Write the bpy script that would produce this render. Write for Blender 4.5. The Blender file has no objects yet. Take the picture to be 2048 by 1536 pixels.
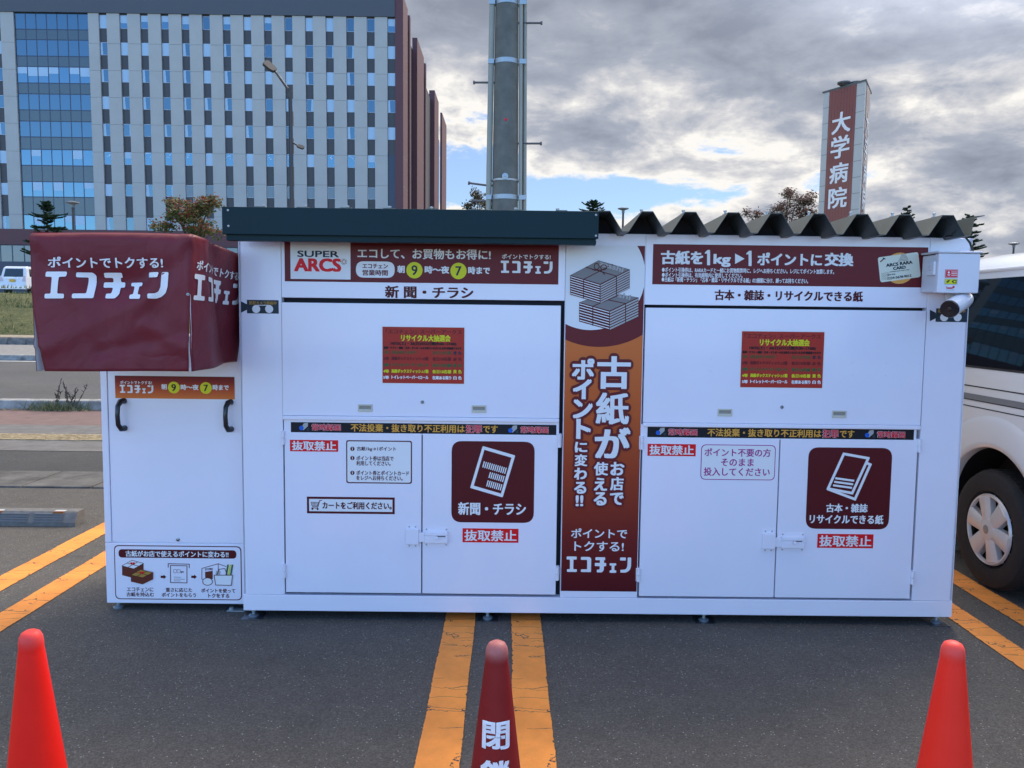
import bpy, bmesh, math, random
from mathutils import Vector, Matrix
random.seed(7)
S = bpy.context.scene
COL = S.collection
R = math.radians

# ------------------------------------------------------------------ camera
F_PX = 1570.0; CAM_H = 1.56; ROLL = 0.0118
PITCH = math.atan(143 / F_PX); YAW = 8.6 / F_PX
Fv = Vector((math.sin(YAW) * math.cos(PITCH), math.cos(YAW) * math.cos(PITCH), -math.sin(PITCH)))
R0 = Vector((math.cos(YAW), -math.sin(YAW), 0)); U0 = R0.cross(Fv)
Rv = math.cos(ROLL) * R0 + math.sin(ROLL) * U0
Uv = -math.sin(ROLL) * R0 + math.cos(ROLL) * U0
CAM = Vector((0, 0, CAM_H))
cd = bpy.data.cameras.new("camera"); cam = bpy.data.objects.new("camera", cd); COL.objects.link(cam)
cd.sensor_fit = 'HORIZONTAL'; cd.sensor_width = 36; cd.lens = F_PX / 2048 * 36
cd.clip_start = 0.05; cd.clip_end = 3000
cam.matrix_world = Matrix(((Rv.x, Uv.x, -Fv.x, 0), (Rv.y, Uv.y, -Fv.y, 0), (Rv.z, Uv.z, -Fv.z, CAM_H), (0, 0, 0, 1)))
S.camera = cam

def ray(px, py):
    return (Fv * F_PX + Rv * (px - 1024) - Uv * (py - 768)).normalized()
def at(px, py, Y):
    d = ray(px, py); return CAM + d * (Y / d.y)
def gnd(px, py, z=0.0):
    d = ray(px, py); return CAM + d * ((z - CAM_H) / d.z)

# ------------------------------------------------------------------ world, sun, exposure
SUN_AZ = R(34); SUN_EL = R(46)
SKY_STRENGTH = 0.15
S.view_settings.view_transform = 'Standard'; S.view_settings.look = 'None'
S.view_settings.exposure = 1.25; S.view_settings.gamma = 1.0
W = bpy.data.worlds.new("World"); S.world = W; W.use_nodes = True
wt = W.node_tree; wt.nodes.clear()

class G:
    """small node-graph helper"""
    def __init__(s, t): s.t = t
    def n(s, typ, ins=None, **kw):
        nd = s.t.nodes.new(typ)
        for k, v in kw.items(): setattr(nd, k, v)
        for k, v in (ins or {}).items(): s.put(nd.inputs[k], v)
        return nd
    def put(s, sock, v):
        if hasattr(v, 'is_output'): s.t.links.new(v, sock)
        elif hasattr(v, 'outputs'): s.t.links.new(v.outputs[0], sock)
        else: sock.default_value = v
    def m(s, op, a, b=0.0, c=0.0, clamp=False):
        nd = s.n('ShaderNodeMath', operation=op); nd.use_clamp = clamp
        s.put(nd.inputs[0], a); s.put(nd.inputs[1], b); s.put(nd.inputs[2], c)
        return nd.outputs[0]
    def mix(s, f, a, b):
        nd = s.n('ShaderNodeMix', data_type='RGBA')
        s.put(nd.inputs[0], f); s.put(nd.inputs[6], a); s.put(nd.inputs[7], b)
        return nd.outputs[2]
    def ramp(s, f, stops, interp='LINEAR'):
        nd = s.n('ShaderNodeValToRGB'); cr = nd.color_ramp; cr.interpolation = interp
        while len(cr.elements) < len(stops): cr.elements.new(0.5)
        for e, (p, c) in zip(cr.elements, stops):
            e.position = p; e.color = c if len(c) == 4 else (*c, 1)
        s.put(nd.inputs[0], f)
        return nd.outputs[0]
    def noise(s, vec, scale, detail=4, rough=0.55, dist=0.0):
        nd = s.n('ShaderNodeTexNoise')
        if vec is not None: s.put(nd.inputs['Vector'], vec)
        nd.inputs['Scale'].default_value = scale; nd.inputs['Detail'].default_value = detail
        nd.inputs['Roughness'].default_value = rough; nd.inputs['Distortion'].default_value = dist
        return nd.outputs['Fac']
    def step(s, x, lo, hi):
        nd = s.n('ShaderNodeMapRange', interpolation_type='SMOOTHSTEP')
        s.put(nd.inputs[0], x); nd.inputs[1].default_value = lo; nd.inputs[2].default_value = hi
        return nd.outputs[0]

def build_world():
    g = G(wt)
    sky = g.n('ShaderNodeTexSky', sky_type='NISHITA')
    sky.sun_disc = False; sky.sun_elevation = SUN_EL; sky.sun_rotation = SUN_AZ
    sky.air_density = 1.0; sky.dust_density = 0.2; sky.ozone_density = 3.0
    tc = g.n('ShaderNodeTexCoord')
    sep = g.n('ShaderNodeSeparateXYZ', {0: tc.outputs['Generated']})
    x, y, z = sep.outputs
    el = g.m('ARCSINE', z)                       # elevation, radians
    az = g.m('ARCTAN2', x, y)                    # azimuth from +Y towards +X
    zz = g.m('ADD', g.m('MAXIMUM', z, 0.0), 0.16)
    pv = g.n('ShaderNodeCombineXYZ', {0: g.m('DIVIDE', x, zz), 1: g.m('DIVIDE', y, zz), 2: 0.37}).outputs[0]
    n1 = g.noise(pv, 0.95, 9, 0.56, 0.25)
    pv2 = g.n('ShaderNodeCombineXYZ', {0: g.m('MULTIPLY', az, 5.0), 1: g.m('MULTIPLY', el, 11.0), 2: 3.1}).outputs[0]
    n2 = g.noise(pv2, 1.5, 8, 0.6, 0.2)
    nn = g.m('ADD', g.m('MULTIPLY', n1, 0.40), g.m('MULTIPLY', n2, 0.60))
    # mean cloud thickness against elevation
    base = g.ramp(g.m('DIVIDE', el, 0.6), [(0.0, (.62,) * 3), (0.13, (.50,) * 3), (0.20, (.33,) * 3), (0.29, (.34,) * 3),
                                           (0.42, (.44,) * 3), (0.60, (.80,) * 3), (1.0, (.85,) * 3)])
    tau = g.m('ADD', base, g.m('MULTIPLY', g.m('MULTIPLY', g.m('SUBTRACT', nn, 0.5), 3.0), g.m('SUBTRACT', 1.0, g.m('MULTIPLY', g.step(el, .20, .40), .55))))
    def blob(px, py, wx, wy, amp, t):
        d = ray(px, py); a0 = math.atan2(d.x, d.y); e0 = math.asin(d.z)
        dx = g.m('DIVIDE', g.m('SUBTRACT', az, a0), wx / F_PX); dy = g.m('DIVIDE', g.m('SUBTRACT', el, e0), wy / F_PX)
        r2 = g.m('ADD', g.m('MULTIPLY', dx, dx), g.m('MULTIPLY', dy, dy))
        return g.m('ADD', t, g.m('MULTIPLY', g.m('EXPONENT', g.m('MULTIPLY', r2, -1.0)), amp))
    tau = blob(1240, 388, 290, 27, -0.50, tau)       # open blue above the roof
    tau = blob(930, 365, 90, 26, -0.36, tau)
    tau = blob(1626, 246, 24, 15, -0.42, tau)
    tau = blob(950, 215, 110, 55, -0.25, tau)
    tau = blob(1120, 265, 100, 45, 0.30, tau)
    tau = blob(1900, 330, 220, 60, 0.22, tau)
    tau = blob(1500, 180, 420, 90, 0.22, tau)
    tau = blob(1560, 290, 200, 26, -0.12, tau)
    back = g.step(y, -0.12, -0.42)                    # the sky behind the viewer is clear
    tau = g.m('SUBTRACT', tau, g.m('MULTIPLY', back, 2.5))
    cov = g.step(tau, 0.10, 0.26)
    detail = g.noise(pv2, 6.0, 6, 0.6, 0.3)
    tc2 = g.m('ADD', tau, g.m('MULTIPLY', g.m('SUBTRACT', detail, 0.5), 0.22))
    ccol = g.ramp(tc2, [(0.10, (.96, .96, .96)), (0.30, (1.0, .97, .92)), (0.44, (.68, .68, .71)), (0.62, (.42, .455, .54)), (0.95, (.275, .31, .39))])
    skyc = g.n('ShaderNodeVectorMath', {0: sky.outputs[0], 'Scale': SKY_STRENGTH}, operation='SCALE').outputs[0]
    skyc = g.n('ShaderNodeVectorMath', {0: skyc, 1: (0.80, 0.98, 1.22)}, operation='MULTIPLY').outputs[0]
    skyc = g.n('ShaderNodeVectorMath', {0: skyc, 'Scale': g.m('ADD', 0.30, g.m('MULTIPLY', g.step(y, 0.55, -0.1), 0.70))}, operation='SCALE').outputs[0]
    skyc = g.mix(g.m('MULTIPLY', g.step(y, 0.3, 0.9), 0.22), skyc, (.34, .36, .38, 1))
    # thin high cloud around the veiled sun is bright
    sd_ = g.n('ShaderNodeVectorMath', {0: tc.outputs['Generated'], 1: tuple(SDIR)}, operation='DOT_PRODUCT').outputs['Value']
    glow = g.m('MULTIPLY', g.step(sd_, 0.84, 1.0), 3.0)
    high = g.m('MULTIPLY', g.step(z, 0.48, 0.85), 3.6)
    gain = g.m('MULTIPLY', g.m('ADD', 1.0, g.m('ADD', glow, high)), CLOUD)
    ccol = g.mix(g.step(z, 0.48, 0.8), ccol, g.n('ShaderNodeVectorMath', {0: ccol, 1: (1.12, 1.0, .80)}, operation='MULTIPLY').outputs[0])
    cl = g.n('ShaderNodeVectorMath', {0: ccol, 'Scale': gain}, operation='SCALE').outputs[0]
    colr = g.mix(cov, skyc, cl)
    bg = g.n('ShaderNodeBackground', {'Color': colr, 'Strength': 1.0})
    out = g.n('ShaderNodeOutputWorld', {'Surface': bg})
CLOUD = 0.42
SDIR = Vector((math.sin(SUN_AZ) * math.cos(SUN_EL), math.cos(SUN_AZ) * math.cos(SUN_EL), math.sin(SUN_EL)))
build_world()
sd = bpy.data.lights.new("sun", 'SUN'); sd.energy = 1.5; sd.angle = R(34); sd.color = (1.0, 0.90, 0.78)
sun = bpy.data.objects.new("sun", sd); COL.objects.link(sun)
sdir = Vector((math.sin(SUN_AZ) * math.cos(SUN_EL), math.cos(SUN_AZ) * math.cos(SUN_EL), math.sin(SUN_EL)))
sun.rotation_euler = sdir.to_track_quat('Z', 'Y').to_euler(); sun.location = (30, 30, 40)

# ------------------------------------------------------------------ materials
MATS = {}
def mat(name, col, rough=0.5, metal=0.0, coat=0.0, var=0.0, vscale=6.0, bump=0.0, bscale=40.0, spec=0.5, trans=0.0, emit=None):
    if name in MATS: return MATS[name]
    m = bpy.data.materials.new(name); m.use_nodes = True; MATS[name] = m
    g = G(m.node_tree); b = m.node_tree.nodes['Principled BSDF']
    b.inputs['Roughness'].default_value = rough; b.inputs['Metallic'].default_value = metal
    b.inputs['Coat Weight'].default_value = coat; b.inputs['Coat Roughness'].default_value = 0.06
    b.inputs['Specular IOR Level'].default_value = spec
    c4 = (*col, 1)
    if var > 0 or bump > 0: tc = g.n('ShaderNodeTexCoord').outputs['Object']
    if var > 0:
        f = g.noise(tc, vscale, 6, 0.6)
        lo = tuple(c * (1 - var) for c in col) + (1,); hi = tuple(min(1, c * (1 + var)) for c in col) + (1,)
        g.put(b.inputs['Base Color'], g.ramp(f, [(0.3, lo), (0.7, hi)]))
    else: b.inputs['Base Color'].default_value = c4
    if bump > 0:
        h = g.noise(tc, bscale, 5, 0.6)
        g.put(b.inputs['Normal'], g.n('ShaderNodeBump', {'Height': h, 'Strength': 1.0, 'Distance': bump}).outputs[0])
    return m

M_WHITE = mat("white_painted_steel", (.85, .815, .88), 0.30, coat=.3, var=.03, vscale=1.3, bump=.0022, bscale=2.2)
M_WHITE2 = mat("white_painted_hardware", (.82, .79, .85), 0.4)
M_DARKGAP = mat("dark_interior_shade", (.012, .013, .02), 0.8)  # near-black colour stands in for shade inside gaps and roof ribs
M_ROOF = mat("dark_green_roof_steel", (.030, .045, .045), 0.42, var=.1, vscale=2)
M_ROOFT = mat("olive_grey_roof_steel", (.125, .125, .10), 0.5, var=.15, vscale=3)
M_FASCIA = mat("dark_green_fascia", (.008, .028, .034), 0.45, var=.08, vscale=1.5, spec=.15)
M_SCREW = mat("galvanised_screw", (.42, .43, .42), 0.45, metal=.4)
M_ZINC = mat("blue_zinc_steel", (.36, .42, .45), 0.5, metal=.7)
M_STEELD = mat("dark_lock_steel", (.25, .26, .28), 0.3, metal=.9)
M_MAROON = mat("maroon_print", (.150, .014, .018), 0.4, spec=.22)
M_MAROOND = mat("dark_maroon_print", (.095, .006, .010), 0.4, spec=.22)
M_PWHITE = mat("white_print", (.82, .81, .80), 0.4)
M_PRED = mat("red_print", (.78, .010, .016), 0.4, spec=.22)
M_NAVY = mat("navy_print", (.018, .028, .05), 0.4, spec=.22)
M_YELLOW = mat("yellow_print", (.72, .70, .02), 0.4, spec=.22)
M_BLACK = mat("black_print", (.010, .010, .014), 0.45, spec=.22)
M_TANP = mat("tan_print", (.80, .38, .06), 0.4, spec=.22)
M_PINKR = mat("crimson_print", (.72, .008, .03), 0.4, spec=.22)
M_BLUEP = mat("blue_print", (.01, .12, .55), 0.35, spec=.22)
M_GREYP = mat("grey_print", (.24, .22, .21), 0.45, spec=.22)
M_GREYP2 = mat("light_grey_print", (.42, .40, .38), 0.45)
M_PURPLE = mat("purple_print", (.40, .02, .22), 0.4, spec=.22)
M_CREAM = mat("cream_plastic", (.62, .58, .46), 0.4)
M_CREAMD = mat("cream_recess_shade", (.30, .27, .22), 0.5)  # darker copy of the cream plastic: recess shade put into the colour
M_POSTER = mat("red_poster_paper", (.44, .030, .018), 0.35, var=.08, vscale=4, spec=.22)
M_DGREEN = mat("green_print", (.02, .12, .04), 0.4, spec=.22)
M_OLIVEP = mat("olive_print", (.12, .09, .03), 0.4, spec=.22)
M_SILVERP = mat("card_print", (.74, .74, .60), 0.35)
M_ORANGEP = mat("light_orange_print", (.80, .38, .09), 0.4, spec=.22)
M_BROWNP = mat("brown_print", (.14, .03, .018), 0.4, spec=.22)
M_GOLDP = mat("ochre_print", (.42, .24, .05), 0.4, spec=.22)
M_SLATE = mat("slate_print", (.030, .042, .055), 0.4, spec=.22)
M_BLACKPL = mat("black_plastic", (.008, .009, .013), 0.35, coat=.2)

def grad_mat(name, frame_o, axis, lo, hi, stops):
    """a printed colour gradient that runs along a sign's height"""
    m = bpy.data.materials.new(name); m.use_nodes = True
    g = G(m.node_tree); b = m.node_tree.nodes['Principled BSDF']; b.inputs['Roughness'].default_value = .4; b.inputs['Specular IOR Level'].default_value = .22
    sep = g.n('ShaderNodeSeparateXYZ', {0: g.n('ShaderNodeTexCoord').outputs['Object']})
    f = g.n('ShaderNodeMapRange', {0: sep.outputs[axis]}); f.inputs[1].default_value = lo; f.inputs[2].default_value = hi
    g.put(b.inputs['Base Color'], g.ramp(f.outputs[0], stops))
    return m

# ------------------------------------------------------------------ objects
WM = {}
def tag(o, label=None, cat=None, group=None, kind=None):
    if label: o['label'] = label
    if cat: o['category'] = cat
    if group: o['group'] = group
    if kind: o['kind'] = kind
    return o
def thing(name, loc, label, cat, group=None, rot=None):
    o = bpy.data.objects.new(name, None); COL.objects.link(o)
    o.empty_display_size = .1
    mw = Matrix.Translation(Vector(loc)) @ (rot or Matrix.Identity(4))
    o.matrix_world = mw; WM[o.name] = mw
    return tag(o, label, cat, group)
def dup(o, parent=None):
    c = o.copy(); COL.objects.link(c)
    if parent is not None:
        c.parent = parent
    for ch in list(o.children): dup(ch, c)
    return c

class Frame:
    def __init__(s, O, U, V):
        s.O = Vector(O); s.U = Vector(U).normalized(); s.V = Vector(V).normalized(); s.N = s.U.cross(s.V).normalized()
    def P(s, u, v, n=0.0): return s.O + s.U * u + s.V * v + s.N * n
    def uv(s, px, py):
        d = ray(px, py); t = (s.O - CAM).dot(s.N) / d.dot(s.N)
        q = CAM + d * t - s.O
        return q.dot(s.U), q.dot(s.V)
    def off(s, n): return Frame(s.P(0, 0, n), s.U, s.V)

def rnd(pts, r, seg=4):
    """round the corners of a polygon"""
    out = []; n = len(pts)
    for i in range(n):
        a, b, c = Vector(pts[i - 1]), Vector(pts[i]), Vector(pts[(i + 1) % n])
        d1, d2 = (a - b), (c - b); l1, l2 = d1.length, d2.length
        if l1 < 1e-7 or l2 < 1e-7: continue
        k = min(r, l1 * .49, l2 * .49)
        p, q = b + d1 / l1 * k, b + d2 / l2 * k
        for j in range(seg + 1):
            t = j / seg
            out.append(tuple((1 - t) ** 2 * p + 2 * t * (1 - t) * b + t * t * q))
    return out

TXT = {}
def glyphs(body):
    if body in TXT: return TXT[body]
    c = bpy.data.curves.new("glyphs", "FONT"); c.body = body; c.resolution_u = 3
    o = bpy.data.objects.new("glyphs", c); COL.objects.link(o)
    ev = o.evaluated_get(bpy.context.evaluated_depsgraph_get()); m = ev.to_mesh()
    vs = [(v.co.x, v.co.y) for v in m.vertices]; fs = [tuple(p.vertices) for p in m.polygons]
    ev.to_mesh_clear(); bpy.data.objects.remove(o); bpy.data.curves.remove(c)
    x0 = min(v[0] for v in vs); x1 = max(v[0] for v in vs); y0 = min(v[1] for v in vs); y1 = max(v[1] for v in vs)
    vs = [((a - x0) / max(x1 - x0, 1e-6), (b - y0) / max(y1 - y0, 1e-6)) for a, b in vs]
    TXT[body] = (vs, fs); return TXT[body]

class MB:
    def __init__(s): s.v = []; s.f = []; s.m = []; s.mats = []
    def mi(s, m):
        if m not in s.mats: s.mats.append(m)
        return s.mats.index(m)
    def add(s, vs, fs, m):
        o = len(s.v); s.v += [Vector(p) for p in vs]; k = s.mi(m)
        for f in fs: s.f.append(tuple(o + i for i in f)); s.m.append(k)
    def poly(s, pts, m): s.add(pts, [tuple(range(len(pts)))], m)
    def fbox(s, fr, u0, u1, v0, v1, n0, n1, m, bev=0.0):
        P = fr.P
        if bev <= 0:
            vs = [P(u, v, n) for n in (n0, n1) for v in (v0, v1) for u in (u0, u1)]
            s.add(vs, [(0, 1, 3, 2)[::-1], (4, 5, 7, 6), (0, 1, 5, 4), (2, 6, 7, 3), (0, 4, 6, 2), (1, 3, 7, 5)], m)
        else:
            bm = bmesh.new(); bmesh.ops.create_cube(bm, size=1)
            for w in bm.verts:
                w.co = Vector(((u0 + u1) / 2 + w.co.x * (u1 - u0), (v0 + v1) / 2 + w.co.y * (v1 - v0), (n0 + n1) / 2 + w.co.z * (n1 - n0)))
            bmesh.ops.bevel(bm, geom=bm.edges[:], offset=bev, segments=2, affect='EDGES', profile=.5)
            bm.verts.index_update()
            s.add([P(*w.co) for w in bm.verts], [[w.index for w in f.verts] for f in bm.faces], m); bm.free()
    def box(s, x0, x1, y0, y1, z0, z1, m, bev=0.0):
        s.fbox(Frame((0, 0, 0), (1, 0, 0), (0, 0, 1)), x0, x1, z0, z1, -y1, -y0, m, bev)
    def prism(s, fr, pts, n0, n1, m, mside=None):
        k = len(pts)
        s.add([fr.P(a, b, n1) for a, b in pts], [tuple(range(k))], m)
        s.add([fr.P(a, b, n0) for a, b in pts], [tuple(range(k))[::-1]], m)
        s.add([fr.P(a, b, n) for n in (n0, n1) for a, b in pts], [(i, (i + 1) % k, k + (i + 1) % k, k + i) for i in range(k)], mside or m)
    def tube(s, pts, rad, m, n=8, cap=True):
        pts = [Vector(p) for p in pts]
        if not isinstance(rad, (list, tuple)): rad = [rad] * len(pts)
        o = len(s.v); k = s.mi(m); prev = None
        for i, p in enumerate(pts):
            d = (pts[min(i + 1, len(pts) - 1)] - pts[max(i - 1, 0)]).normalized()
            a = prev - d * prev.dot(d) if prev is not None else d.orthogonal()
            if a.length < 1e-6: a = d.orthogonal()
            a.normalize(); prev = a; b = d.cross(a)
            for j in range(n):
                t = 2 * math.pi * j / n; s.v.append(p + (a * math.cos(t) + b * math.sin(t)) * rad[i])
        for i in range(len(pts) - 1):
            for j in range(n):
                s.f.append((o + i * n + j, o + i * n + (j + 1) % n, o + (i + 1) * n + (j + 1) % n, o + (i + 1) * n + j)); s.m.append(k)
        if cap:
            s.f.append(tuple(o + j for j in range(n))[::-1]); s.m.append(k)
            e = o + (len(pts) - 1) * n; s.f.append(tuple(e + j for j in range(n))); s.m.append(k)
    def lathe(s, prof, c, ax, m, n=24, cap=True, ref=None):
        ax = Vector(ax).normalized(); a = (Vector(ref) if ref else ax.orthogonal()).normalized(); b = ax.cross(a); c = Vector(c)
        o = len(s.v); k = s.mi(m)
        for r, h in prof:
            for j in range(n):
                t = 2 * math.pi * j / n; s.v.append(c + ax * h + (a * math.cos(t) + b * math.sin(t)) * r)
        for i in range(len(prof) - 1):
            for j in range(n):
                s.f.append((o + i * n + j, o + i * n + (j + 1) % n, o + (i + 1) * n + (j + 1) % n, o + (i + 1) * n + j)); s.m.append(k)
        if cap:
            if prof[0][0] > 1e-5: s.f.append(tuple(o + j for j in range(n))[::-1]); s.m.append(k)
            e = o + (len(prof) - 1) * n
            if prof[-1][0] > 1e-5: s.f.append(tuple(e + j for j in range(n))); s.m.append(k)
    # ---- flat printed shapes on a frame; everything in photo pixels mapped to the sign's real plane
    def L(s, layer): return 0.0008 + layer * 0.0006
    def dpoly(s, fr, px, layer, m, r=0.0):
        pts = [fr.uv(a, b) for a, b in px]
        if r: pts = rnd(pts, r)
        s.poly([fr.P(a, b, s.L(layer)) for a, b in pts], m)
    def rrect(s, fr, px, layer, m, r=0.0):
        """px = (x0,y0,x1,y1): true rectangle on the plane"""
        cu, cv = fr.uv((px[0] + px[2]) / 2, (px[1] + px[3]) / 2)
        a = fr.uv(px[0], (px[1] + px[3]) / 2); b = fr.uv(px[2], (px[1] + px[3]) / 2)
        c = fr.uv((px[0] + px[2]) / 2, px[1]); d = fr.uv((px[0] + px[2]) / 2, px[3])
        w = abs(b[0] - a[0]) / 2; h = abs(c[1] - d[1]) / 2
        pts = [(cu - w, cv - h), (cu + w, cv - h), (cu + w, cv + h), (cu - w, cv + h)]
        if r: pts = rnd(pts, r, 6)
        s.poly([fr.P(u, v, s.L(layer)) for u, v in pts], m)
    def disc(s, fr, cx, cy, rpx, layer, m, n=28):
        cu, cv = fr.uv(cx, cy); r = abs(fr.uv(cx + rpx, cy)[0] - cu)
        s.poly([fr.P(cu + r * math.cos(2 * math.pi * i / n), cv + r * math.sin(2 * math.pi * i / n), s.L(layer)) for i in range(n)], m)
    def stroke(s, fr, px, wpx, layer, m):
        """a line drawn as one flat band per segment"""
        for i in range(len(px) - 1):
            a, b = Vector(fr.uv(*px[i])), Vector(fr.uv(*px[i + 1])); d = (b - a)
            if d.length < 1e-6: continue
            w = abs(fr.uv(px[i][0] + wpx, px[i][1])[0] - a.x) / 2
            d.normalize(); q = Vector((-d.y, d.x)) * w; a = a - d * w * .8; b = b + d * w * .8
            o = s.L(layer) + i * 0.00004
            s.poly([fr.P(*(a - q), o), fr.P(*(b - q), o), fr.P(*(b + q), o), fr.P(*(a + q), o)], m)
    def text(s, fr, body, px, layer, m, bold=0.0, rot=0.0, wrap=None):
        """px = (x0, x1, cy, h) in photo pixels"""
        vs, fs = glyphs(body)
        x0, x1, cy, h = px
        ref = fr.uv((x0 + x1) / 2, cy)
        k0 = abs(fr.uv((x0 + x1) / 2 + 10, cy)[0] - ref[0]) / 10
        a = fr.uv(x0, cy); b = fr.uv(x1, cy)
        w = abs(b[0] - a[0]); hh = h * k0; c0, s0 = math.cos(rot), math.sin(rot)
        offs = [(0, 0)] if bold <= 0 else [(0, 0), (-1, -.6), (1, .6), (-1, .6), (1, -.6)]
        for i, (ox, oy) in enumerate(offs):
            o = s.L(layer) + i * 0.00012; pts = []
            for (x, y) in vs:
                u = (x - .5) * w + ox * bold * k0; v = (y - .5) * hh + oy * bold * k0
                u, v = u * c0 - v * s0, u * s0 + v * c0
                pts.append(fr.P(ref[0] + u, ref[1] + v, o))
            s.add(pts, fs, m)
    def build(s, name, parent=None, smooth=False, auto=None, mods=None):
        me = bpy.data.meshes.new(name)
        if parent is not None: inv = WM[parent.name].inverted()
        else:
            lo = Vector([min(v[i] for v in s.v) for i in range(3)]); hi = Vector([max(v[i] for v in s.v) for i in range(3)])
            base = Vector(((lo.x + hi.x) / 2, (lo.y + hi.y) / 2, lo.z)); inv = Matrix.Translation(-base)
        me.from_pydata([inv @ v for v in s.v], [], s.f)
        for m in s.mats: me.materials.append(m)
        me.polygons.foreach_set('material_index', s.m)
        if smooth: me.polygons.foreach_set('use_smooth', [True] * len(me.polygons))
        me.update()
        if auto is not None:
            bm = bmesh.new(); bm.from_mesh(me)
            for e in bm.edges: e.smooth = len(e.link_faces) == 2 and e.calc_face_angle(3.2) < auto
            bm.to_mesh(me); bm.free()
        o = bpy.data.objects.new(name, me); COL.objects.link(o)
        if parent is not None:
            o.parent = parent; WM[o.name] = WM[parent.name]
        else:
            o.location = base; WM[o.name] = Matrix.Translation(base)
        return o

LOGO = [  # the five letters of the painted wordmark, on a 918 x 222 grid, y down
    [(0, 4), (143, 4), (143, 45), (97, 45), (97, 178), (148, 178), (148, 215), (8, 215), (8, 178), (50, 178), (47, 45), (0, 45)],
    [(203, 8), (325, 8), (350, 30), (350, 215), (206, 215), (206, 178), (295, 178), (292, 48), (203, 48)],
    [(410, 10), (548, 10), (548, 50), (532, 50), (532, 88), (565, 88), (565, 132), (532, 132), (532, 185), (505, 218), (433, 218), (433, 180), (470, 180), (475, 132), (403, 132), (403, 88), (475, 88), (475, 50), (410, 50)],
    [(613, 92), (708, 92), (708, 122), (683, 122), (683, 188), (710, 188), (710, 222), (616, 222), (616, 188), (643, 188), (643, 122), (613, 122)],
    [(760, 10), (843, 10), (843, 52), (760, 52)],
    [(868, 10), (918, 10), (918, 130), (905, 175), (875, 205), (840, 218), (768, 218), (768, 180), (825, 178), (852, 165), (866, 130)]]
def logo(mb, fr, px, layer, m):
    x0, y0, x1, y1 = px; sx = (x1 - x0) / 918; sy = (y1 - y0) / 222
    c = fr.uv((x0 + x1) / 2, (y0 + y1) / 2); k = abs(fr.uv((x0 + x1) / 2 + 10, (y0 + y1) / 2)[0] - c[0]) / 10
    for L in LOGO:
        pts = [(c[0] + (a - 459) * sx * k, c[1] - (b - 111) * sy * k) for a, b in L]
        pts = rnd(pts, 11 * sx * k, 3)
        mb.poly([fr.P(u, v, mb.L(layer)) for u, v in pts], m)

# ------------------------------------------------------------------ ground
def asphalt(name, base, speck=0.5, tint=(1, 1, 1)):
    m = bpy.data.materials.new(name); m.use_nodes = True; g = G(m.node_tree); b = m.node_tree.nodes['Principled BSDF']
    tc = g.n('ShaderNodeTexCoord').outputs['Object']
    big = g.noise(tc, 0.55, 5, 0.6); mid = g.noise(tc, 6.0, 5, 0.65); fine = g.noise(tc, 240.0, 3, 0.7)
    grit = g.n('ShaderNodeTexVoronoi', {'Vector': tc, 'Scale': 165.0}); grit.feature = 'F1'
    sep = g.n('ShaderNodeSeparateColor', {0: grit.outputs['Color']}).outputs[0]
    v = g.m('ADD', g.m('MULTIPLY', big, 0.50), g.m('ADD', g.m('MULTIPLY', mid, 0.35), g.m('MULTIPLY', fine, 0.75)))
    v = g.m('ADD', v, g.m('MULTIPLY', sep, 0.45))
    c = g.ramp(g.m('MULTIPLY', v, 0.5), [(0.25, tuple(base * .35 * t for t in tint)), (0.52, tuple(base * t for t in tint)), (0.80, tuple(base * 2.1 * t for t in tint))])
    stone = g.m('MULTIPLY', g.m('GREATER_THAN', sep, 0.981), g.m('LESS_THAN', grit.outputs['Distance'], 0.42))
    c = g.mix(g.m('MULTIPLY', stone, speck), c, (.42, .41, .38, 1))
    st = g.n('ShaderNodeMapping', {0: tc}); st.inputs['Scale'].default_value = (.9, 1.6, 1)
    stain = g.m('MULTIPLY', g.step(g.noise(st.outputs[0], 1.7, 7, .68, .4), .60, .74), .45)
    c = g.mix(stain, c, tuple(base * .30 for _ in range(3)) + (1,))
    g.put(b.inputs['Base Color'], c); b.inputs['Roughness'].default_value = .82
    h = g.m('ADD', g.m('MULTIPLY', fine, .5), g.m('MULTIPLY', grit.outputs['Distance'], -.6))
    g.put(b.inputs['Normal'], g.n('ShaderNodeBump', {'Height': h, 'Strength': .9, 'Distance': .004}).outputs[0])
    return m
M_ASPH = asphalt("asphalt", .074, .75, (1.18, 1.04, .88))
M_ASPH2 = asphalt("road_asphalt", .075, .3, (1.03, 1.0, .95))
M_ASPHD = asphalt("dark_patch_asphalt", .046, .2, (1.03, 1.0, .95))

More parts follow.
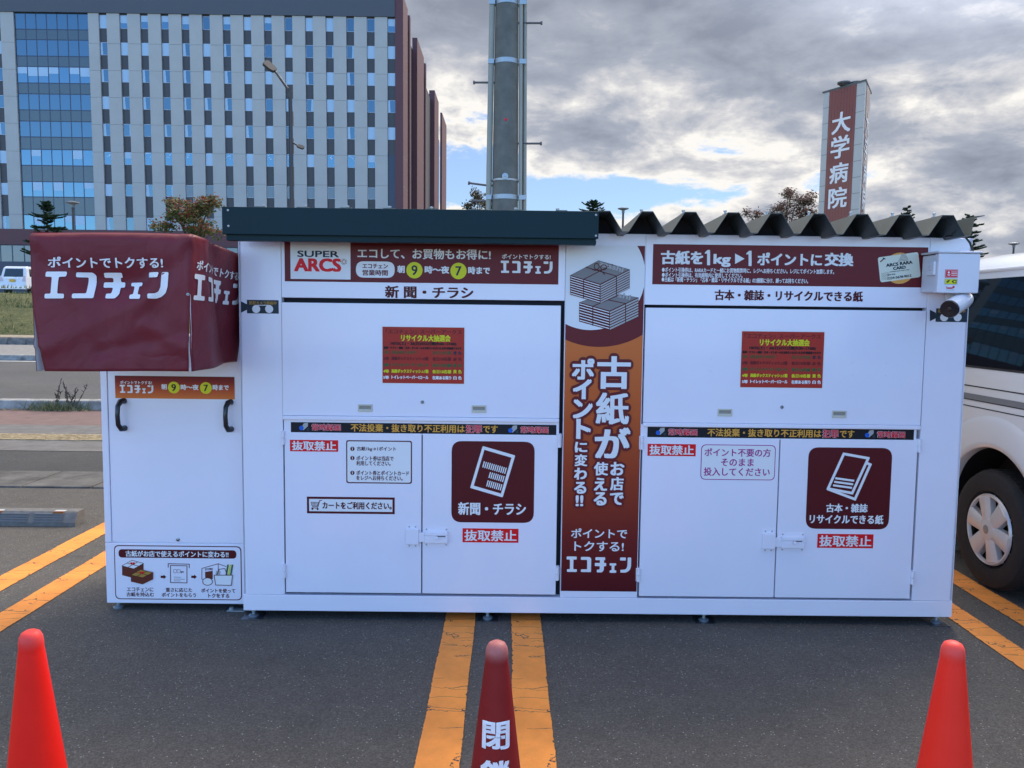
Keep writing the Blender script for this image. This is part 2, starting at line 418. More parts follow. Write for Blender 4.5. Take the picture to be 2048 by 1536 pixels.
def worn_paint(name, col, ccol=(.05, .045, .04)):
    m = bpy.data.materials.new(name); m.use_nodes = True; g = G(m.node_tree); b = m.node_tree.nodes['Principled BSDF']
    tc = g.n('ShaderNodeTexCoord').outputs['Object']
    st = g.n('ShaderNodeMapping', {0: tc}); st.inputs['Scale'].default_value = (3.0, 14.0, 1)
    warp = g.noise(tc, 9, 4, .6)
    wv = g.n('ShaderNodeVectorMath', {0: st.outputs[0], 1: warp}, operation='ADD').outputs[0]
    cr = g.n('ShaderNodeTexVoronoi', {'Vector': wv, 'Scale': .8}); cr.feature = 'DISTANCE_TO_EDGE'
    crack = g.m('LESS_THAN', cr.outputs['Distance'], .012)
    pres = g.m('GREATER_THAN', g.noise(tc, 2.6, 3, .6), .47)
    pit = g.m('GREATER_THAN', g.noise(tc, 60, 4, .75), .70)
    dirt = g.noise(tc, 3.5, 6, .65)
    c = g.ramp(dirt, [(.3, tuple(k * .72 for k in col)), (.6, col), (.8, tuple(min(1, k * 1.1) for k in col))])
    c = g.mix(g.m('MAXIMUM', g.m('MULTIPLY', crack, pres), pit), c, (*ccol, 1))
    g.put(b.inputs['Base Color'], c); b.inputs['Roughness'].default_value = .7
    g.put(b.inputs['Normal'], g.n('ShaderNodeBump', {'Height': g.noise(tc, 150, 4, .7), 'Strength': .7, 'Distance': .003}).outputs[0])
    return m
M_LINE = worn_paint("orange_road_paint", (.97, .325, .050))
M_CONC = mat("weathered_concrete", (.22, .21, .195), .85, var=.35, vscale=7, bump=.004, bscale=50)
M_SLAB = mat("gutter_slab_concrete", (.10, .092, .082), .85, var=.5, vscale=5, bump=.004, bscale=50)
M_PAVE = mat("grey_pavement", (.14, .13, .12), .85, var=.22, vscale=5, bump=.003, bscale=120)
M_PAVER = mat("reddish_pavement", (.17, .105, .092), .85, var=.18, vscale=5, bump=.003, bscale=120)
M_TACT = mat("tan_tactile_strip", (.36, .27, .15), .9, var=.5, vscale=18, bump=.01, bscale=60)
M_KERB = mat("kerb_stone", (.30, .29, .27), .85, var=.4, vscale=6, bump=.006, bscale=40)
M_STONE = mat("dark_stone", (.16, .15, .14), .9, var=.5, vscale=5, bump=.02, bscale=14)
M_WLINE = mat("white_road_paint", (.6, .6, .58), .7, var=.2, vscale=9)
M_DIRT = mat("dry_verge", (.30, .25, .18), .95, var=.4, vscale=6, bump=.02, bscale=30)
def grass_mat():
    m = bpy.data.materials.new("mown_grass"); m.use_nodes = True; g = G(m.node_tree); b = m.node_tree.nodes['Principled BSDF']
    tc = g.n('ShaderNodeTexCoord').outputs['Object']
    f = g.m('ADD', g.m('MULTIPLY', g.noise(tc, .5, 5, .6), .55), g.m('MULTIPLY', g.noise(tc, 5.5, 6, .75), .6))
    g.put(b.inputs['Base Color'], g.ramp(f, [(.36, (.040, .055, .018)), (.52, (.105, .115, .035)), (.66, (.19, .18, .065)), (.8, (.28, .24, .11))]))
    b.inputs['Roughness'].default_value = .95
    g.put(b.inputs['Normal'], g.n('ShaderNodeBump', {'Height': g.noise(tc, 9, 6, .8), 'Strength': 1, 'Distance': .15}).outputs[0])
    return m
M_GRASS = grass_mat()

def sheet(name, x0, x1, y0, y1, z, m, label=None):
    b = MB(); b.poly([(x0, y0, z), (x1, y0, z), (x1, y1, z), (x0, y1, z)], m)
    return tag(b.build(name), kind='structure')
XL, XR = -140, 160
sheet("parking_lot", -400, 400, -60, 900, 0, M_ASPH)
def slab_row():
    b = MB(); x = -30.0
    while x < 30:
        b.box(x + .006, x + .594, 6.70, 7.34, -.05, .012 + random.uniform(0, .006), M_SLAB, .008); x += .6
    return tag(b.build("gutter_slabs"), kind='structure')
slab_row()
sheet("dark_strip", XL, XR, 7.37, 8.43, .004, M_ASPHD)
sheet("footpath", XL, XR, 8.43, 10.32, .008, M_PAVE)
sheet("red_footpath", XL, XR, 10.32, 11.84, .008, M_PAVER)
def tactile():
    b = MB()
    for i in range(5):
        b.box(XL, XR, 9.10 + i * .085, 9.10 + i * .085 + .055, .008, .020, M_TACT)
    return tag(b.build("tactile_strip"), kind='structure')
tactile()
def kerbs(name, y0, y1, z0, z1, step, m):
    b = MB(); x = -60.0
    while x < 70:
        b.box(x + .006, x + step - .006, y0, y1, z0, z1 + random.uniform(-.006, .006), m, .02); x += step
    return tag(b.build(name), kind='structure')
kerbs("near_kerb", 11.84, 12.08, 0, .15, .9, M_KERB)
sheet("road", XL, XR, 12.08, 22.8, .006, M_ASPH2)
sheet("road_edge_line", XL, XR, 22.35, 22.55, .010, M_WLINE)
kerbs("far_kerb", 22.8, 23.0, 0, .17, .9, M_KERB)
sheet("far_footpath", XL, XR, 23.0, 29.4, .15, M_CONC)
kerbs("stone_edging", 29.4, 29.8, 0, .40, .7, M_STONE)
sheet("dry_verge", XL, XR, 29.8, 32.2, .41, M_DIRT)
def bank():
    b = MB(); prof = [(32.2, .40), (33.0, .62), (34.3, 1.08), (35.6, 1.40), (36.4, 1.50), (39.5, 1.52), (41.0, 1.70), (43.5, 2.14), (45.0, 2.32), (47.0, 2.36)]
    ps = []
    for i in range(len(prof) - 1):
        for k in range(4):
            t = k / 4; ps.append((prof[i][0] * (1 - t) + prof[i + 1][0] * t, prof[i][1] * (1 - t) + prof[i + 1][1] * t))
    ps.append(prof[-1]); nx = 150; vs = []
    for i in range(nx):
        x = -75 + i * 1.0
        for (y, z) in ps:
            vs.append((x, y, z + random.uniform(-.05, .05) + .08 * math.sin(x * .37 + y)))
    fs = [(i * len(ps) + j, (i + 1) * len(ps) + j, (i + 1) * len(ps) + j + 1, i * len(ps) + j + 1) for i in range(nx - 1) for j in range(len(ps) - 1)]
    b.add(vs, fs, M_GRASS); return tag(b.build("grass_bank", smooth=True), kind='structure')
bank()
sheet("upper_car_park", -160, 200, 46.6, 420, 2.34, M_ASPH2)
def grass_tufts():
    b = MB(); mA = mat("grass_blade", (.11, .13, .035), .8); mB = mat("dry_grass_blade", (.30, .25, .11), .85); mC = mat("dark_grass_blade", (.05, .075, .02), .8)
    prof = [(32.2, .40), (34.3, 1.08), (36.4, 1.50), (39.5, 1.52), (43.5, 2.14), (47.0, 2.36)]
    def hz(y):
        for (a, za), (c, zc) in zip(prof, prof[1:]):
            if a <= y <= c: return za + (zc - za) * (y - a) / (c - a)
        return 2.3
    for _ in range(9000):
        x = random.uniform(-34, -16); y = random.uniform(31.6, 46.8); z = hz(y); h = random.uniform(.06, .2); a = random.uniform(0, 6.3); w = .025
        q = Vector((math.cos(a), math.sin(a), 0)); p = Vector((x, y, z)); t = p + Vector((random.uniform(-.06, .06), random.uniform(-.06, .06), h))
        b.poly([p - q * w, p + q * w, t], random.choice([mA, mA, mB, mC]))
    return tag(b.build("grass"), kind='stuff')
grass_tufts()

def line_strip(x0, x1, y0, y1):
    b = MB(); n = int((y1 - y0) / .012); random.seed(int(x0 * 1000) + 5); vs = []
    for i in range(n + 1):
        y = y0 + (y1 - y0) * i / n
        a = x0 + random.gauss(0, .0010) + .0015 * math.sin(y * 9.0 + x0 * 40); c = x1 + random.gauss(0, .0010) + .0015 * math.sin(y * 7.3 + x1 * 40)
        if random.random() < .035: a += .006
        if random.random() < .035: c -= .006
        vs += [(a, y, .004), (c, y, .004)]
    b.add(vs, [(2 * i, 2 * i + 1, 2 * i + 3, 2 * i + 2) for i in range(n)], M_LINE)
    return tag(b.build("parking_line"), kind='structure')
for x0, x1, y0, y1 in [(-2.930, -2.775, .3, 6.0), (-2.577, -2.425, .3, 6.0), (-.304, -.152, .4, 6.0), (.033, .182, .4, 6.0), (2.31, 2.45, .3, 6.0), (2.635, 2.785, .3, 6.0)]:
    line_strip(x0, x1, y0, y1)
random.seed(11)

# ------------------------------------------------------------------ recycling container
TILT = R(.7); BY = 3.853
FB = Frame((0, BY, 0), (1, 0, 0), (0, math.sin(TILT), math.cos(TILT)))
UL = FB.uv(482, 850)[0]; UR = FB.uv(1924, 850)[0]
ZB = FB.uv(1195, 1227)[1]; ZP = FB.uv(1195, 1195.5)[1]; ZT = FB.uv(1900, 476)[1]
rotB = Matrix.Rotation(-TILT, 4, 'X')
C = thing("recycling_container", ((UL + UR) / 2, BY, 0), "large white paper recycling container with four lower doors and a folded steel roof", "recycling bin", rot=rotB)
DEP = 1.0
def U(px, py): return FB.uv(px, py)[0]
def V(px, py): return FB.uv(px, py)[1]
b = MB()
b.fbox(FB, UL + .012, UR - .012, ZB + .02, ZT - .01, -DEP + .012, -.045, M_DARKGAP)  # core coloured near black so the panel gaps read as shaded
b.build("inner_shell", C)
b = MB()
b.fbox(FB, UL, UL + .011, ZB, ZT, -DEP, -.0, M_WHITE); b.fbox(FB, UR - .011, UR, ZB, ZT, -DEP, 0, M_WHITE)
b.fbox(FB, UL + .011, UR - .011, ZB, ZT, -DEP, -DEP + .011, M_WHITE); b.fbox(FB, UL + .011, UR - .011, ZT - .009, ZT, -DEP + .011, -.046, M_WHITE)
b.build("side_walls", C)
# plinth, posts, headers
b = MB(); b.fbox(FB, UL - .001, UR + .001, ZB, ZP, -.06, .004, M_WHITE, .0025); b.build("plinth", C)
def postq(name, xl0, xr0, xl1, xr1):  # px x's at y=840
    b = MB(); b.fbox(FB, U(xl0, 840), U(xr0, 840), ZP + .001, ZT, -.05, 0, M_WHITE, .0015); return b.build(name, C)
uP = [(UL, U(566, 840)), (U(1125.5, 840), U(1283.5, 840)), (U(1842, 840), UR)]
posts = []
for a, c in uP:
    b = MB(); b.fbox(FB, a + .0012, c - .0012, ZP + .0015, ZT, -.05, 0, M_WHITE, .0015); posts.append(b.build("post", C))
heads = []
for (a, c, py) in [(uP[0][1], uP[1][0], 602), (uP[1][1], uP[2][0], 613)]:
    b = MB(); b.fbox(FB, a, c, V((1129 if py < 605 else 1570), py - .5), ZT, -.05, -.0015, M_WHITE, .0015); heads.append(b.build("header_panel", C))
# upper flap doors
flaps = []
for (a, c, yt, yb, cx, hs, lk, scr) in [
        (U(564, 700), U(1122, 700), 608, 842, 843, [(731, 815.5), (958, 817.5)], (845, 804), [(980, 715), (1048, 716), (1115, 717), (980, 739), (1048, 740), (1115, 741), (632, 708), (700, 709), (632, 733), (700, 734)]),
        (U(1288, 720), U(1848, 720), 618.5, 856, 1565, [(1449, 824.5), (1677, 828)], (1563, 814), [(1703, 725), (1771, 726), (1838, 728), (1703, 749), (1771, 750), (1838, 751), (1353, 716), (1421, 717), (1353, 741), (1421, 742)])]:
    b = MB(); vt = V(cx, yt); vb = V(cx, yb)
    b.fbox(FB, a + .002, c - .004, vb + .022, vt, -.03, .006, M_WHITE, .002)
    b.fbox(FB, a + .002, c - .004, vb, vb + .021, -.03, .013, M_WHITE, .004)
    for (sx, sy) in scr:
        u, v = FB.uv(sx, sy); b.lathe([(.0045, 0), (.004, .0015), (0, .0022)], FB.P(u, v, .006), FB.N, M_WHITE2, 10)
    fl = b.build("flap_door", C); flaps.append(fl)
    for (hx, hy) in hs:
        u, v = FB.uv(hx, hy); b = MB()
        w, h = .036, .0185
        b.fbox(FB, u - w, u + w, v + h - .008, v + h, .006, .011, M_CREAM, .002)
        b.fbox(FB, u - w, u + w, v - h, v - h + .012, .006, .012, M_CREAM, .002)
        b.fbox(FB, u - w, u - w + .006, v - h + .0122, v + h - .0082, .006, .0105, M_CREAM); b.fbox(FB, u + w - .006, u + w, v - h + .0122, v + h - .0082, .006, .0105, M_CREAM)
        b.fbox(FB, u - w + .0062, u + w - .0062, v - h + .0122, v + h - .0082, .004, .0068, M_CREAMD)
        b.build("recessed_handle", fl)
    u, v = FB.uv(*lk); b = MB()
    b.lathe([(.0085, 0), (.0085, .003), (.006, .006), (0, .006)], FB.P(u, v, .006), FB.N, M_STEELD, 18)
    b.fbox(FB, u - .0012, u + .0012, v - .004, v + .004, .0118, .0124, M_BLACK)
    b.build("lock", fl)
# lower doors
doors = []
vb1 = V(843, 1186.5); vb2 = V(1550, 1194.5)
dspec = [(U(570.5, 1000), U(844, 1000) - .003, vb1, V(843, 867), 0), (U(844, 1000) + .003, U(1114, 1000), vb1, V(843, 867), 0),
         (U(1282.5, 1000), U(1555.5, 1000) - .003, vb2, V(1560, 877), 1), (U(1555.5, 1000) + .003, U(1829, 1000), vb2, V(1560, 877), 1)]
for k, (a, c, v0, v1, _) in enumerate(dspec):
    b = MB(); b.fbox(FB, a, c, v0, v1, -.03, .003, M_WHITE, .002)
    d = b.build("lower_door", C); doors.append(d)
    hu = a - .006 if k % 2 == 0 else c + .006
    for hv in (v1 - .028, v0 + .11):
        b = MB()
        b.fbox(FB, hu - .012, hu + .012, hv - .034, hv + .034, -.028, .0035, M_WHITE2, .002)
        b.tube([FB.P(hu, hv - .033, .009), FB.P(hu, hv - .001, .009)], .0085, M_WHITE2, 12); b.tube([FB.P(hu, hv + .001, .009), FB.P(hu, hv + .033, .009)], .0085, M_WHITE2, 12)
        b.build("hinge", d)
    # strip of frame above the doors carries the warning tape
def latch(kx, bx, yk, yb, dk, db):
    u, v = FB.uv(kx, yk); b = MB(); w = .0325
    b.fbox(FB, u - w, u + w, v - .058, v + .058, .003, .0055, M_WHITE2, .001)
    b.fbox(FB, u - w, u + w, v - .039, v + .039, .0055, .020, M_WHITE2, .003)
    for sx in (-1, 1):
        for sy in (-1, 1): b.lathe([(.0045, 0), (.0035, .0025), (0, .003)], FB.P(u + sx * .016, v + sy * .0485, .0055), FB.N, M_SCREW, 10)
    b.build("latch_keeper", dk)
    u2, v2 = FB.uv(bx, yb); b = MB(); w = .058
    b.fbox(FB, u2 - w, u2 + w, v2 - .047, v2 + .047, .003, .0055, M_WHITE2, .001)
    b.fbox(FB, u2 - w, u2 + w, v2 - .029, v2 + .003 - .001, .0055, .018, M_WHITE2, .003); b.fbox(FB, u2 - w, u2 + w, v2 + .009, v2 + .029, .0055, .018, M_WHITE2, .003)
    b.fbox(FB, u2 - w, u2 - .002, v2 + .0022, v2 + .0088, .0055, .0178, M_WHITE2); b.fbox(FB, u2 + w - .012, u2 + w, v2 + .0022, v2 + .0088, .0055, .0178, M_WHITE2)
    b.fbox(FB, u2 - .0018, u2 + w - .0122, v2 + .0022, v2 + .0088, .0055, .012, M_STEELD)
    b.fbox(FB, u + .0325, u2 - w, v2 - .024, v2 + .024, .0056, .0155, M_WHITE2, .002)
    b.lathe([(.005, 0), (.005, .012), (.008, .014), (.008, .022), (0, .024)], FB.P(u2 + .004, v2 + .003, .0178), FB.N, M_WHITE2, 14)
    for sx in (-1, 1):
        for sy in (-1, 1): b.lathe([(.0045, 0), (.0035, .0025), (0, .003)], FB.P(u2 + sx * .05, v2 + sy * .039, .0055), FB.N, M_SCREW, 10)
    b.build("bolt_latch", db)
latch(825, 873, 1072, 1073.5, doors[0], doors[1])
latch(1536, 1584, 1081, 1083.5, doors[2], doors[3])
# tape rail between the flap and the doors
FD = FB.off(.003); FF = FB.off(.006)
def tape(a, c, yt, yb, xs, k):
    b = MB(); cy = (yt + yb) / 2
    u0, u1 = U(xs[0] - 14, cy), U(xs[1] + 5, cy); v0 = V((xs[0] + xs[1]) / 2, yb + 2.5); v1 = V((xs[0] + xs[1]) / 2, yt - 5)
    b.fbox(FB, u0, u1, v0, v1, -.03, .001, M_WHITE, .001)
    rail = b.build("tape_rail", C)
    fr = FB.off(.001); b = MB()
    b.rrect(fr, (xs[0], yt, xs[1], yb), 0, M_BLACK)
    s = .0119
    Y = lambda x: cy + (x - (xs[0] + xs[1]) / 2) * s
    ox = xs[0] - 582
    for x in (603, 1021):
        b.dpoly(fr, [(x + ox - 1, Y(x + ox) + 2), (x + ox + 5, Y(x + ox) - 8), (x + ox + 13, Y(x + ox) - 9), (x + ox + 13, Y(x + ox) - 2), (x + ox + 4, Y(x + ox) + 6)], 1, M_GREYP2)
        b.disc(fr, x + ox, Y(x + ox) + 1.5, 4.6, 2, M_BLUEP, 16)
        b.dpoly(fr, [(x + ox + 10, Y(x + ox) + 2), (x + ox + 16, Y(x + ox) + 1), (x + ox + 16, Y(x + ox) + 7), (x + ox + 11, Y(x + ox) + 7)], 1, M_SLATE)
    for (x0, x1) in ((624, 681), (1041.5, 1096.5)):
        q = (x0 + ox, x1 + ox, Y((x0 + x1) / 2 + ox) - .3, 13)
        b.text(fr, "常時録画", q, 1, M_PWHITE, .85); b.text(fr, "常時録画", q, 3, M_PINKR, .42)
    b.text(fr, "不法投棄・抜き取り不正利用は", (702 + ox, 929 + ox, Y(815 + ox) - .5, 15.5), 1, M_TANP, .45)
    q = (932 + ox, 963.5 + ox, Y(948 + ox) - .5, 16); b.text(fr, "犯罪", q, 1, M_PWHITE, .85); b.text(fr, "犯罪", q, 3, M_PINKR, .42)
    b.text(fr, "です", (966.5 + ox, 995 + ox, Y(981 + ox) - .5, 14.5), 1, M_TANP, .45)
    b.build("warning_tape", rail)
tape(0, 0, 847, 867.5, (582, 1113), 0)
tape(0, 0, 856.5, 877, (1295, 1828), 1)

# header banners
b = MB(); fr = FB.off(-.0015)
b.rrect(fr, (569.5, 478, 1117.5, 566), 0, M_MAROON)
b.rrect(fr, (581, 476, 701, 558.5), 1, M_PWHITE)
b.text(fr, "SUPER", (595.5, 677.5, 508, 12), 2, M_NAVY, .6)
b.text(fr, "ARCS", (590, 681, 530, 24.5), 2, M_PRED, 1.7)
for i in range(10):
    a = i * math.pi / 5
    b.stroke(fr, [(688 + 3 * math.cos(a), 523.5 + 3 * math.sin(a)), (688 + 6 * math.cos(a), 523.5 + 6 * math.sin(a))], 1.6, 2, M_GOLDP if i % 2 else M_GREYP2)
b.text(fr, "エコして、お買物もお得に!", (715.5, 981, 508, 20), 2, M_PWHITE, .55)
b.rrect(fr, (712, 523, 789.5, 555.5), 2, M_PWHITE, .038)
b.text(fr, "エコチェン", (725.5, 775.5, 532.3, 9), 3, M_MAROON, .35); b.text(fr, "営業時間", (725.5, 775.5, 545.5, 11), 3, M_MAROON, .35)
b.text(fr, "朝", (795.5, 809, 538.5, 14), 2, M_PWHITE, .7); b.disc(fr, 829, 540.5, 16.3, 2, M_YELLOW); b.text(fr, "9", (823.5, 834.5, 540.5, 19), 3, M_NAVY, .5)
b.text(fr, "時〜夜", (850, 898, 539.5, 14), 2, M_PWHITE, .7); b.disc(fr, 917, 542, 16.3, 2, M_YELLOW); b.text(fr, "7", (911.5, 922.5, 542, 18), 3, M_NAVY, .5)
b.text(fr, "時まで", (937, 979.5, 541, 14), 2, M_PWHITE, .7)
b.text(fr, "ポイントでトクする!", (1004, 1101, 513.5, 9.5), 2, M_PWHITE, .25)
logo(b, fr, (1001.5, 521.5, 1105, 547), 2, M_PWHITE)
b.text(fr, "新 聞・チラシ", (771, 946, 584.5, 23.5), 1, M_MAROOND, .9)
b.build("header_sign", heads[0])
b = MB()
b.rrect(fr, (1305.5, 491.5, 1855, 572), 0, M_MAROON)
def ones(cx, cy): b.dpoly(fr, [(cx - 7, cy - 8), (cx - 6, cy - 11), (cx - 1, cy - 15.5), (cx + 4, cy - 15.5), (cx + 4, cy + 15), (cx - 2, cy + 15), (cx - 2, cy - 8.5)], 1, M_PWHITE, .003)
Z = lambda x, y0=517: y0 + (x - 1510) * .0119
b.text(fr, "古紙を", (1323, 1405, Z(1364, 517), 26), 1, M_PWHITE, 1.3)
ones(1416, 515.5); b.text(fr, "kg", (1428, 1460, 521, 24), 1, M_PWHITE, 1.3)
b.dpoly(fr, [(1470, 507), (1489, 517.5), (1470, 528)], 1, M_PWHITE); ones(1499, 517)
b.text(fr, "ポイントに", (1515.5, 1643, 518.5, 24), 1, M_PWHITE, 1.1); b.text(fr, "交換", (1650.5, 1705.5, 519, 25), 1, M_PWHITE, 1.3)
b.text(fr, "●ポイント引換券は、RARAカードと一緒にお買物精算時に、レジへお持ちください。レジにてポイント加算します。", (1324, 1668, 541.5, 9.5), 1, M_PWHITE, .2)
b.text(fr, "●ポイント引換券は、有効期限内に使用してください。", (1324, 1485, 550.5, 9.3), 1, M_PWHITE, .2)
b.text(fr, "●古紙は「新聞・チラシ」「古本・雑誌・リサイクルできる紙」の2種類に分け、縛ってお持ちください。", (1323.5, 1616, 560.5, 9.5), 1, M_PWHITE, .2)
b.disc(fr, 1799, 536.5, 31, 1, M_ORANGEP)
b.dpoly(fr, [(1755, 515), (1836, 504), (1841, 554), (1760.5, 565)], 2, M_SILVERP, .012)
b.text(fr, "ARCS RARA", (1772, 1824, 527.6, 6), 3, M_NAVY, .45, rot=R(8)); b.text(fr, "CARD", (1786, 1810.5, 535.6, 5.6), 3, M_NAVY, .45, rot=R(8))
b.text(fr, "SHOPPING AND POINT CARD", (1778.5, 1818, 541.7, 1.6), 3, M_SLATE, .1, rot=R(8))
for i in range(6):
    for j in range(4 + i): b.disc(fr, 1803 - i * .9 + j * 2.3 + (i * -.3), 509 + i * 2.7 - (j * .32), .8, 3, M_MAROON if j % 2 else M_NAVY, 6)
for i in range(7):
    for j in range(8): b.disc(fr, 1763 + j * 1.9, 547 + i * 2.2 - j * .26, .6, 3, M_GOLDP if (i + j) % 2 else M_SLATE, 6)
b.text(fr, "1234-5678-9012", (1775, 1822, 554, 4.8), 4, M_SLATE, .15, rot=R(8)); b.text(fr, "023-456", (1774, 1790, 549, 2.4), 4, M_SLATE, .1, rot=R(8))
b.stroke(fr, [(1760.5, 523.5), (1768, 517)], 2.2, 3, M_MAROON); b.stroke(fr, [(1766, 516.3), (1769.5, 518)], 2, 3, M_NAVY)
b.text(fr, "古本・雑誌・リサイクルできる紙", (1430, 1725, 591.5, 20), 1, M_MAROOND, .8)
b.build("header_sign", heads[1])

# centre panel with its printed banner
FP = FB
def centre():
    lo = V(1198, 1182.5); hi = V(1208, 491)
    uL = U(1127.5, 840); uR = U(1281.5, 840)
    mg = grad_mat("orange_to_maroon_print", None, 2, lo, V(1205, 690), [(0.0, (.085, .004, .008)), (.22, (.17, .014, .012)), (.5, (.34, .045, .012)), (.8, (.58, .115, .022)), (1.0, (.68, .165, .034))])
    b = MB(); Lr = b.L
    b.poly([FP.P(uL, lo, Lr(0)), FP.P(uR, lo, Lr(0)), FP.P(uR, hi, Lr(0)), FP.P(uL, hi, Lr(0))], mg)
    k = abs(U(1217, 600) - U(1207, 600)) / 10
    def clip_circle(cx, cy, r, layer, m, top):
        cu, cv = FP.uv(cx, cy); rr = r * k; pts = []
        n = 40
        for i in range(n + 1):
            u = uL + (uR - uL) * i / n; d = rr * rr - (u - cu) ** 2
            pts.append((u, cv - math.sqrt(max(d, 0))))
        if top == 'square': up = [(uR, hi), (uL, hi)]
        else:
            up = []
            for i in range(n + 1):
                u = uR + (uL - uR) * i / n; d = rr * rr - (u - cu) ** 2
                up.append((u, min(hi, cv + math.sqrt(max(d, 0)))))
        b.poly([FP.P(a, c, Lr(layer)) for a, c in pts + up], m)
    clip_circle(1200, 527, 166, 1, M_MAROON, 'square')
    clip_circle(1182, 551, 108.5, 2, M_PWHITE, 'circle')
    # two bundles of magazines
    def bundle(T, F_, Rr, n, layer):
        # T: top quad left, back, right, front; heights in px
        l, bk, r, f = T; H = F_
        b.dpoly(FP, [l, bk, r, (r[0], r[1] + H), (f[0], f[1] + H), (l[0], l[1] + H)], layer, M_MAROOND)
        i = lambda p, q, t: (p[0] + (q[0] - p[0]) * t, p[1] + (q[1] - p[1]) * t)
        c = ((l[0] + r[0]) / 2, (l[1] + r[1]) / 2)
        sh = lambda p: i(p, c, .03)
        b.dpoly(FP, [sh(l), sh(bk), sh(r), sh(f)], layer + 1, M_GREYP)
        st = H / n
        for q in range(n):
            y = st * q + 1.6
            b.dpoly(FP, [(f[0] + .6, f[1] + y), (r[0] - .6, r[1] + y), (r[0] - .6, r[1] + y + st * .62), (f[0] + .6, f[1] + y + st * .62)], layer + 1, M_GREYP2)
            b.dpoly(FP, [(l[0] + .8, l[1] + y), (f[0] - .8, f[1] + y), (f[0] - .8, f[1] + y + st * .32), (l[0] + .8, l[1] + y + st * .32)], layer + 1, M_PWHITE)
        a0, a1 = i(l, f, .45), i(bk, r, .45); c0, c1 = i(f, r, .55), i(l, bk, .55)
        b.stroke(FP, [a1, a0, (a0[0], a0[1] + H)], 1.6, layer + 2, M_MAROOND); b.stroke(FP, [c1, c0, (c0[0], c0[1] + H)], 1.6, layer + 3, M_MAROOND)
        m = i(a0, a1, .5)
        return m
    m1 = bundle([(1158, 605), (1212, 584), (1277, 595), (1219, 622)], 38, 0, 7, 3)
    b.text(FP, "shi", (1236, 1261, 592, 10), 6, M_GREYP2, .5, rot=R(-12))
    m2 = bundle([(1140, 551), (1197, 521), (1259, 539), (1200, 568.5)], 38, 0, 8, 8)
    b.text(FP, "zasshi", (1198, 1247, 533, 9.5), 10, M_GREYP2, .5, rot=R(-16))
    loop = lambda cx, cy, rx, ry, t: [(cx + rx * math.cos(t + a * math.pi / 7), cy + ry * math.sin(t + a * math.pi / 7)) for a in range(15)]
    b.stroke(FP, loop(1193, 533, 5, 6, .4), 1.5, 12, M_MAROOND); b.stroke(FP, loop(1207, 535, 6, 5, 2.5), 1.5, 13, M_MAROOND)
    b.stroke(FP, [(1200, 540), (1189, 541), (1184, 539)], 1.5, 14, M_MAROOND); b.stroke(FP, [(1200, 540), (1206, 546), (1209, 549)], 1.5, 14, M_MAROOND)
    # upright slogan with its maroon outline
    glyph = [("古", 1194, 1261, 745, 65, 2.6), ("紙", 1191.5, 1258, 817, 64, 1.9), ("が", 1189, 1260.5, 885.5, 62, 2.6),
             ("ポ", 1143.5, 1188.5, 738, 42, 2.0), ("イ", 1145.5, 1183, 778, 40, 2.2), ("ン", 1145.5, 1185, 817.5, 38, 2.2), ("ト", 1152, 1181.5, 857.5, 40, 2.2),
             ("に", 1149.5, 1174.5, 894, 21, 1.2), ("変", 1149, 1174.5, 920, 24, .9), ("わ", 1148, 1173.5, 947, 24, 1.2), ("る", 1148, 1172.5, 975, 24, 1.2), ("!!", 1151, 1166.5, 1001, 22, 1.2),
             ("使", 1187.5, 1216, 937, 27, 1.0), ("え", 1187.5, 1214, 968, 26, 1.3), ("る", 1187, 1213, 997, 27, 1.3),
             ("お", 1220.5, 1248.5, 937, 27, 1.2), ("店", 1220, 1247, 967, 27, 1.0), ("で", 1219.5, 1247, 997, 25, 1.3)]
    for i, (c, x0, x1, cy, h, bd) in enumerate(glyph):
        p = (6.3 if h > 36 else 4.8) + bd * .7
        vs, fs = glyphs(c); cu, cv = FP.uv((x0 + x1) / 2, cy); w = (x1 - x0 - 2 * bd) * k; hh = (h - bd) * k; n_ = 0
        for rr, nd in ((0, 1), (.35, 7), (.7, 11), (1, 18)):
            for q in range(nd):
                a = 2 * math.pi * q / nd; n_ += 1; o = Lr(3) + n_ * .00005 + (i % 3) * .000016
                b.add([FP.P(cu + (x - .5) * w + math.cos(a) * p * rr * k, cv + (y - .5) * hh + math.sin(a) * p * rr * k, o) for x, y in vs], fs, M_MAROON)
    for (c, x0, x1, cy, h, bd) in glyph:
        b.text(FP, c, (x0 + bd, x1 - bd, cy, h - bd), 8, M_PWHITE, bd)
    b.text(FP, "ポイントで", (1142.5, 1254, 1066.5, 19), 1, M_PWHITE, .45); b.text(FP, "トクする!", (1149, 1247, 1092.5, 19.5), 1, M_PWHITE, .45)
    logo(b, FP, (1133, 1112.5, 1262, 1145.5), 1, M_PWHITE)
    b.build("banner_sign", posts[1])
centre()

# silhouettes of a camera on the outer posts
def camsign(x0, x1, y0, y1, c1, c2, cy, r, tx, post, ty):
    b = MB(); b.rrect(FB, (x0, y0, x1, y1), 0, M_SLATE)
    cyy = (y0 + y1) / 2
    b.dpoly(FB, [(x0 - 12, cyy - 11), (x0, cyy - 5), (x0, cyy + 6), (x0 - 12, cyy + 12)], 0, M_SLATE)
    b.disc(FB, c1, cy, r, 1, M_PWHITE); b.disc(FB, c2, cy, r, 1, M_PWHITE)
    b.stroke(FB, [(c1 + 3, cy - r + .5), (c2 - 3, cy - r + .5)], 1.4, 2, M_PWHITE)
    b.text(FB, "防犯カメラ録画中", (*tx, ty, 7), 1, M_GOLDP, .25); b.build("camera_sticker", post)
camsign(494, 557.5, 600, 627, 512.5, 538.5, 618, 8, (499, 553), posts[0], 606)
camsign(1871.5, 1934.5, 617, 644, 1888, 1915, 634.5, 8, (1876, 1930), posts[2], 622)

